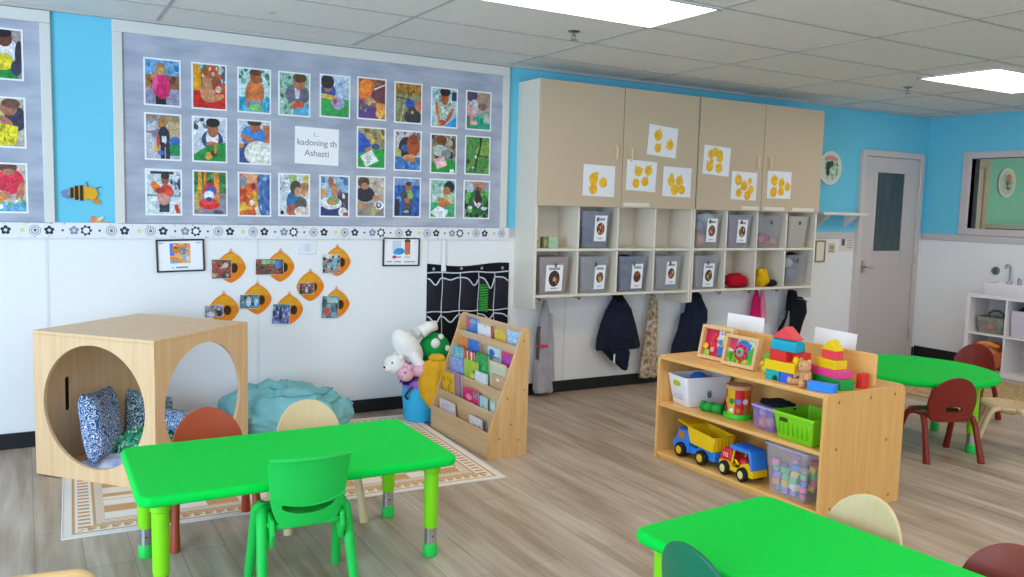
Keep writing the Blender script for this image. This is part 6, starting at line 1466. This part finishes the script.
t = on(.968, .135, zb2, 'clear_bin', 'tall clear bin of pastel blocks at the near end of the bottom shelf', 'bin', R(-4))
q = MB(); tub(q, .235, .20, .285, .235, .262, .02, .003); q.build('body', sheer_mat('clear_plastic', '#eceefc', .15, .25), t, ang=50)
q = MB()
def rr2(w, d, z): return [(p[0], p[1], z) for p in rrect(w, d, .02, 5)]
q.loft([rr2(.285, .235, .256), rr2(.295, .245, .257), rr2(.295, .245, .265), rr2(.281, .231, .265), rr2(.279, .229, .256), rr2(.285, .235, .256)], cap=False); q.build('rim', sheer_mat('clear_rim', '#c4c8ec', .6, .25), t, ang=50)
rnd = random.Random(12)
PC = ['#f07cb0', '#f8a860', '#58b4e4', '#f4d060', '#7cd48c', '#e84878', '#a88ce0', '#f6f0e0', '#4c8cd8']
k = 0
for lay in range(5):
    for ix in range(4):
        for iy in range(3):
            if lay == 4 and (ix + iy) % 2: continue
            if rnd.random() < .05: continue
            g = .222 + lay*.009
            x = (-.375 + ix*.25)*g + rnd.uniform(-.006, .006); y = (-.36 + iy*.36)*(.17 + lay*.006) + rnd.uniform(-.004, .004); z = .012 + lay*.0335
            c_ = rnd.choice(PC); kind = rnd.choice((0, 0, 1, 2))
            o = bpy.data.objects.new('pastel_block', None)
            q = MB(); q.M = Matrix.Translation((0, 0, .0165)) @ Matrix.Rotation(rnd.uniform(0, 3), 4, 'Z') @ Matrix.Rotation(rnd.choice((0, pi/2, .3)), 4, 'X')
            if kind == 0: q.box(-.019, -.019, -.0165, .019, .019, .0165)
            elif kind == 1: q.lathe([(.001, -.016), (.020, -.016), (.020, .016), (.001, .016)], n=14)
            else: q.prism([(-.017, -.014), (.017, -.014), (.017, .002), (.006, .014), (-.006, .014), (-.017, .002)], -.013, .013, 'y')
            b_ = q.build('pastel_block', mat('pastel_' + c_[1:], c_, .45), bevel=.003)
            bpy.data.objects.remove(o)
            cs, sn = cos(R(-4)), sin(R(-4)); p = sw(.968 + x*cs - y*sn, .135 + x*sn + y*cs, zb2 + z)
            tag(b_, 'small pastel play block among many inside the clear bin', 'block', 'pastel blocks in the clear bin', loc=p, rz=SR)

# top: bead frames, block towers, bear
zt = .6278
def bead_frame(label, u, v, w, h, rz, spec, back=R(-12)):
    t = on(u, v, zt, 'bead_toy_panel', label, 'toy frame', rz)
    t.rotation_euler = (back, 0, SR + rz)
    fr = mat('beech_frame', '#e6c090', .45, .35, scale=4, stretch=(12, 12, 1), h2='#dcb078')
    for nm, b_ in (('frame_rail', (-w/2, -.02, 0, w/2, .02, .022)), ('frame_rail', (-w/2, -.02, h - .02, w/2, .02, h)), ('frame_post', (-w/2, -.02, .022, -w/2 + .02, .02, h - .02)), ('frame_post', (w/2 - .02, -.02, .022, w/2, .02, h - .02))):
        q = MB(); q.box(*b_); q.build(nm, fr, t, bevel=.002)
    q = MB(); q.M = Matrix.Translation((0, 0, h/2)); q.col = lin('#dfe8d0'); q.box(-w/2 + .02, .006, -h/2 + .022, w/2 - .02, .012, h/2 - .02)
    art(q, spec, w - .04, h - .042, .0055, 8e-5, seed=5); q.build('picture_panel', PRINT, t, smooth=False)
    return t, w, h
def disc(t, x, z, r, hx, y=-.006, nm='bead', d=.012):
    q = MB(); q.lathe([(.001, y - d/2), (r*.8, y - d/2), (r, y - d/4), (r, y + d/4), (r*.8, y + d/2), (.001, y + d/2)], (x, 0, z), 20, 'y'); return q.build(nm, mat('bead_' + hx[1:], hx, .35, .45), t)
t, w, h = bead_frame('wooden bead frame with red, yellow and blue shapes, first on the toy shelf top', .265, .195, .235, .20, R(2),
  [('r',0,0,1,1,'#d83048'),('r',.5,0,.7,.6,'#d8dce4'),('r',.7,0,1,1,'#8cac3c'),('e',.1,.5,.12,.5,'#c01f48'),('n',0,0,1,1,14,.06,['#e8c030','#e06080','#58a858','#e8e4dc'])])
for x, z, r, c_ in ((-.075, .075, .018, '#f0b81c'), (-.06, .035, .022, '#9cc030'), (-.02, .06, .016, '#f08c9c'), (-.025, .125, .014, '#e03048'), (.03, .11, .016, '#3c8ce0'), (.07, .14, .018, '#f2c418'), (.065, .11, .020, '#e8b41c'), (.075, .078, .016, '#d8a420')): disc(t, x, z, r, c_)
q = MB(); q.prism([(.03, .03), (.066, .034), (.07, .066), (.045, .085), (.022, .068)], -.016, 0, 'y'); q.build('blue_shape', mat('bead_2474c8', '#2474c8', .35), t, bevel=.003)
t, w, h = bead_frame('wooden frame with a red spinning flower dial, in front of the first bead frame', .49, .16, .235, .178, R(2),
  [('r',0,0,1,1,'#c8d8b8'),('r',0,.55,1,1,'#7cbc2c'),('p',[(0,0),(.3,0),(.2,.5),(0,.4)],'#d8405c'),('r',.7,0,1,.4,'#d8e4d8'),('n',0,.5,1,1,12,.09,['#a0d030','#4ca030','#e8d83c']),('n',.6,.1,1,.5,8,.07,['#e07088','#48a878','#e8ece4'])])
disc(t, .005, .10, .054, '#3478d0', .002, 'outer_ring', .01); disc(t, .0, .085, .047, '#e02840', -.006, 'dial', .01); disc(t, .0, .085, .026, '#58b8a0', -.013, 'dial_centre', .008); disc(t, .0, .085, .013, '#c03850', -.018, 'hub', .006)
for i in range(8): disc(t, .036*cos(i*pi/4), .085 + .036*sin(i*pi/4), .006, '#a01830', -.012, 'peg', .008)
q = MB(); q.tube([(.0, .0, .04), (.002, -.002, .025)], .006, 8); q.build('stem', mat('bead_e02840', '', .4), t)
for p_ in (((.07, .07), .035), ((.085, .10), .025), ((-.075, .055), .02)):
    q = MB(); q.prism(ell_pts(p_[0][0], p_[0][1], p_[1]*.45, p_[1], 16, .3), -.006, .003, 'y'); q.build('leaf', mat('bead_3aa83c', '#3aa83c', .4), t)

PCOL = {k: mat('block_' + k, v, .42, .35) for k, v in dict(teal='#1aa8a8', aqua='#14a4c0', blue='#3c62d8', sky='#2f8cf0', yellow='#f0c818', red='#e0342c', coral='#ec4a50', pink='#ec4a8c', green='#149c40', gold='#f2cc1c').items()}
def block(label, u, v, z, shape, dims, col, rz=0):
    a, b, c = dims; o = None
    q = MB()
    if shape == 'box': q.box(-a/2, -b/2, 0, a/2, b/2, c)
    elif shape == 'gable': q.prism([(-a/2, 0), (a/2, 0), (a/2, .006), (0, c), (-a/2, .006)], -b/2, b/2, 'y')
    elif shape == 'dome': q.prism([(-a/2, 0), (a/2, 0)] + [(a/2*cos(pi*i/16), c*.12 + c*.88*sin(pi*i/16)) for i in range(17)], -b/2, b/2, 'y')
    elif shape == 'barrel': q.prism([(-b/2, 0), (b/2, 0)] + [(b/2*cos(pi*i/16)**1, c*.3 + c*.7*sin(pi*i/16)**.7) for i in range(17)], -a/2, a/2, 'x')
    elif shape == 'arch':
        n = 10; q.prism([(-a/2, 0), (-a*.0, 0)] + [(a*.22 - a*.22*cos(pi*i/n), c*.52*sin(pi*i/n)) for i in range(n + 1)] + [(a/2, 0), (a/2, c), (-a/2, c)], -b/2, b/2, 'y')
    o = q.build('toy_block', PCOL[col], bevel=.0025)
    return tag(o, label, 'block', 'foam building blocks on the toy shelf', loc=sw(u, v, zt + z), rz=SR + rz)
U, V = .85, .105
block('teal arch block at the foot of the taller block tower', U - .038, V - .0, 0, 'arch', (.09, .09, .052), 'teal')
block('blue cube block at the foot of the taller block tower', U + .052, V - .003, 0, 'box', (.075, .085, .050), 'blue')
block('long yellow block lying across the foot of the taller tower', U + .005, V, .0525, 'box', (.195, .09, .052), 'yellow')
block('red block in the middle of the taller tower', U - .012, V - .005, .105, 'box', (.105, .075, .056), 'red')
block('red block with a yellow arch insert beside the other red block', U + .078, V + .035, .1050, 'box', (.076, .058, .054), 'red')
block('small yellow arch inset facing out of the red block', U + .082, V - .008, .1050, 'dome', (.03, .018, .036), 'gold')
block('turquoise half round block near the top of the taller tower', U + .015, V + .003, .1615, 'barrel', (.16, .08, .06), 'aqua')
block('coral red pointed roof block on top of the taller tower', U + .012, V + .004, .2218, 'gable', (.15, .065, .064), 'coral')
U2, V2 = .96, .20
block('sky blue bar block lying in front of the block pyramid', 1.115, .075, 0, 'box', (.135, .05, .042), 'sky', R(14))
block('long green bar block at the foot of the pyramid', 1.045, .225, 0, 'box', (.24, .09, .05), 'green', R(-10))
block('long pink bar block, second layer of the pyramid', 1.03, .235, .0505, 'box', (.22, .095, .042), 'pink', R(-6))
block('yellow block, third layer of the pyramid', 1.045, .23, .093, 'box', (.13, .08, .046), 'yellow', R(-8))
block('small red block under the yellow roof of the pyramid', 1.048, .23, .1395, 'box', (.09, .06, .044), 'coral', R(-8))
block('yellow roof block on top of the pyramid', 1.048, .23, .184, 'gable', (.098, .055, .055), 'gold', R(-8))
block('red upright block behind the end of the pyramid', 1.155, .335, 0, 'box', (.038, .055, .074), 'red', R(4))
t = on(.70, .165, zt, 'bead_figure', 'small green and yellow bead toy behind the taller block tower', 'toy', 0)
q = MB(); q.ell((0, 0, .085), (.034, .03, .034), 18, 12); q.build('head', mat('bead_3cb42c', '#3cb42c', .4), t)
q = MB(); q.ell((0, 0, .026), (.042, .032, .026), 18, 12); q.tube([(0, 0, .04), (0, 0, .06)], .012, 10); q.build('body', mat('bead_d8c820', '#d8c820', .4), t)
q = MB(); q.ell((-.036, -.01, .055), (.014, .012, .012)); q.build('arm', MATS['bead_d8c820'], t)
t = on(.985, .105, zt, 'teddy_bear', 'small tan teddy bear sitting between the two block towers', 'teddy bear', R(-10))
TB = mat('tan_fur', '#dfaa78', .95, .05, var=.15, scale=60, bump=.5)
def fz(d): return 1 + .05*noise.noise(d*8)
q = MB()
q.ell((0, .005, .045), (.034, .03, .042), 20, 14, fz); q.ell((.002, -.008, .098), (.036, .032, .033), 20, 14, fz)
q.ell((.004, -.036, .090), (.015, .013, .012), 14, 10)
for s in (-1, 1):
    q.tube([(s*.024, -.006, .062), (s*.042, -.022, .048), (s*.048, -.036, .036)], [.014, .0135, .013], 10)
    q.tube([(s*.018, -.012, .018), (s*.034, -.038, .016), (s*.042, -.054, .018)], [.017, .0165, .017], 10)
    q.ell((s*.042, -.060, .022), (.0165, .011, .019), 14, 10)
q.build('body', TB, t, ang=90)
for s in (-1, 1):
    q = MB(); q.ell((s*.030, -.004, .125), (.014, .008, .014), 14, 10); q.build('ear', TB, t)
    q = MB(); q.ell((s*.013, -.0385, .104), (.0032, .0028, .0035), 8, 6); q.build('eye', mat('plush_eye', '', .2), t)
q = MB(); q.ell((.004, -.049, .094), (.0052, .0035, .0038), 10, 6); q.build('nose', mat('bear_nose', '#5a3420', .4), t)

# ------------------------------------------------------------------ white cube shelf with sink by the window wall
WS = mat('shelf_laminate', '#ece8ea', .45, .4)
FX, YA, SH = 7.97, 4.86, .77    # front plane, far end, height
t = thing('cube_shelf', 'white cube shelf under the window with basket and bins', 'shelf', (FX, YA, 0))
W2 = .78; Dp = XR - .014 - FX; TK = .036; tk = .016
def yb(q, x0, y0_, z0, x1, y1_, z1): q.box(x0, -y1_, z0, x1, -y0_, z1)
for y0_, nm in ((0, 'side_panel'), (W2 - TK, 'side_panel')):
    q = MB(); yb(q, 0, y0_, 0, Dp, y0_ + TK, SH); q.build(nm, WS, t, bevel=.002)
for z0, nm in ((0, 'bottom_panel'), (SH - TK, 'top_panel')):
    q = MB(); yb(q, 0, TK, z0, Dp, W2 - TK, z0 + TK); q.build(nm, WS, t, bevel=.002)
q = MB(); yb(q, .002, W2/2 - tk/2, TK, Dp, W2/2 + tk/2, SH - TK); q.build('divider', WS, t, bevel=.001)
for a, b in ((TK, W2/2 - tk/2), (W2/2 + tk/2, W2 - TK)):
    q = MB(); yb(q, .002, a, SH/2 - tk/2, Dp, b, SH/2 + tk/2); q.build('middle_shelf', WS, t, bevel=.001)
q = MB(); yb(q, Dp - .006, TK, TK, Dp, W2 - TK, SH - TK); q.build('back_panel', mat('shelf_back', '#d9d4d2', .6), t)
t = thing('felt_basket', 'grey felt basket with a handle in the upper opening of the white shelf', 'basket', (FX + .17, YA - .205, SH/2 + tk/2 + .001), R(90))
GF = mat('grey_felt', '#7f8379', .9, .1, scale=30, h2='#9ca096')
q = MB(); tub(q, .25, .20, .30, .24, .155, .05, .008); q.build('body', GF, t, ang=50)
q = MB(); q.tube([(-.08, 0, .13), (-.07, 0, .185), (-.03, 0, .215), (.03, 0, .215), (.07, 0, .185), (.08, 0, .13)], .011, 10); q.build('handle', mat('felt_handle', '#5c5e5a', .8), t)
q = MB(); q.prism(ell_pts(-.02, .07, .03, .022, 14), .117, .121, 'y'); q.prism(ell_pts(.03, .065, .02, .018, 14), .117, .121, 'y'); q.build('pink_flower', mat('felt_pink', '#c47a70', .9), t)
t = thing('fabric_box', 'lilac fabric box with dark cloth on top, in the white cube shelf', 'box', (FX + .17, YA - .565, SH/2 + tk/2 + .001), R(90))
q = MB(); tub(q, .27, .27, .29, .29, .25, .012, .006); q.build('body', mat('lilac_fabric', '#cfc8dc', .8, .1), t, ang=50)
q = MB(); q.ell((0, 0, .25), (.135, .13, .04), 26, 14, lambda d: 1 + .2*noise.noise(d*3)); q.build('dark_cloth', mat('deep_navy', '#23253a', .85, .1), t, ang=90)
t = thing('orange_pouch', 'orange patterned cloth bag stuffed in the lower opening of the white shelf', 'bag', (FX + .15, YA - .20, TK + .001))
OC = mat('orange_cloth', '#c8561c', .85, .1, scale=14, h2='#e69a5c')
q = MB(); q.ell((0, 0, .13), (.12, .14, .14), 36, 22, lambda d: 1 + .16*noise.noise(d*2.5) + .07*noise.noise(d*7))
for i, v in enumerate(q.v): q.v[i] = Vector((v.x, v.y, max(v.z, 0)))
q.build('body', OC, t, ang=90)
q = MB(); q.tube([(-.07, .14, .20), (-.11, .06, .25), (-.115, -.03, .265), (-.08, -.12, .24)], [.02, .026, .026, .018], 10); q.build('rolled_top', mat('orange_light', '#e8904c', .85), t)
t = thing('hand_sink', 'white box sink with a steel faucet on the cube shelf', 'sink', (FX + .02, YA - .13, SH))
q = MB(); q.M = Matrix.Translation((.15, -.33, 0)); tub(q, .26, .66, .27, .67, .115, .03, .02); q.build('basin', mat('sink_white', '#eeeaf0', .3, .5), t, ang=50)
q = MB(); q.lathe([(.001, .001), (.022, .001), (.022, .004), (.001, .004)], (.15, -.33, .008), 16); q.build('drain', CHR, t)
q = MB(); q.tube([(.255, -.115, .10), (.255, -.115, .24), (.245, -.115, .272), (.215, -.115, .288), (.18, -.115, .28), (.165, -.115, .25)], .012, 12); q.lathe([(.024, .10), (.024, .125), (.014, .13)], (.255, -.115, 0), 16); q.build('faucet', CHR, t)
q = MB(); q.lathe([(.018, .10), (.02, .15), (.012, .155)], (.255, -.21, 0), 14); q.tube([(.255, -.21, .155), (.22, -.215, .165)], .007, 8); q.build('faucet_lever', CHR, t)
t = thing('wall_valve', 'round grey wall valve beside the faucet', 'valve', (XR, 4.80, .985))
q = MB(); q.lathe([(.001, -.03), (.028, -.03), (.034, -.022), (.034, -.008), (.04, -.006), (.04, 0), (.001, 0)], n=20, axis='x'); q.build('rosette', mat('valve_grey', '#77746f', .4, .5, metal=.7), t)
q = MB(); q.lathe([(.001, -.045), (.012, -.045), (.014, -.03), (.001, -.03)], n=12, axis='x'); q.build('knob', MATS['valve_grey'], t)
q = MB(); q.box(0, 0, .0008, 1.25, .95, .008)
t = thing('straw_mat', 'tan woven straw mat on the floor beside the white shelf', 'mat', (6.55, 3.55, 0), R(8))
q.build('weave', mat('straw_weave', '#cdb48c', .9, .1, scale=5, stretch=(2, 16, 1), h2='#a5834f'), t)
q = MB()
for a, b in (((0, 0), (0, .95)), ((1.25, 0), (1.25, .95))): q.tube([(a[0], a[1], .006), (b[0], b[1], .006)], .005, 6)
q.build('bound_edge', mat('straw_edge', '#b39364', .9), t)
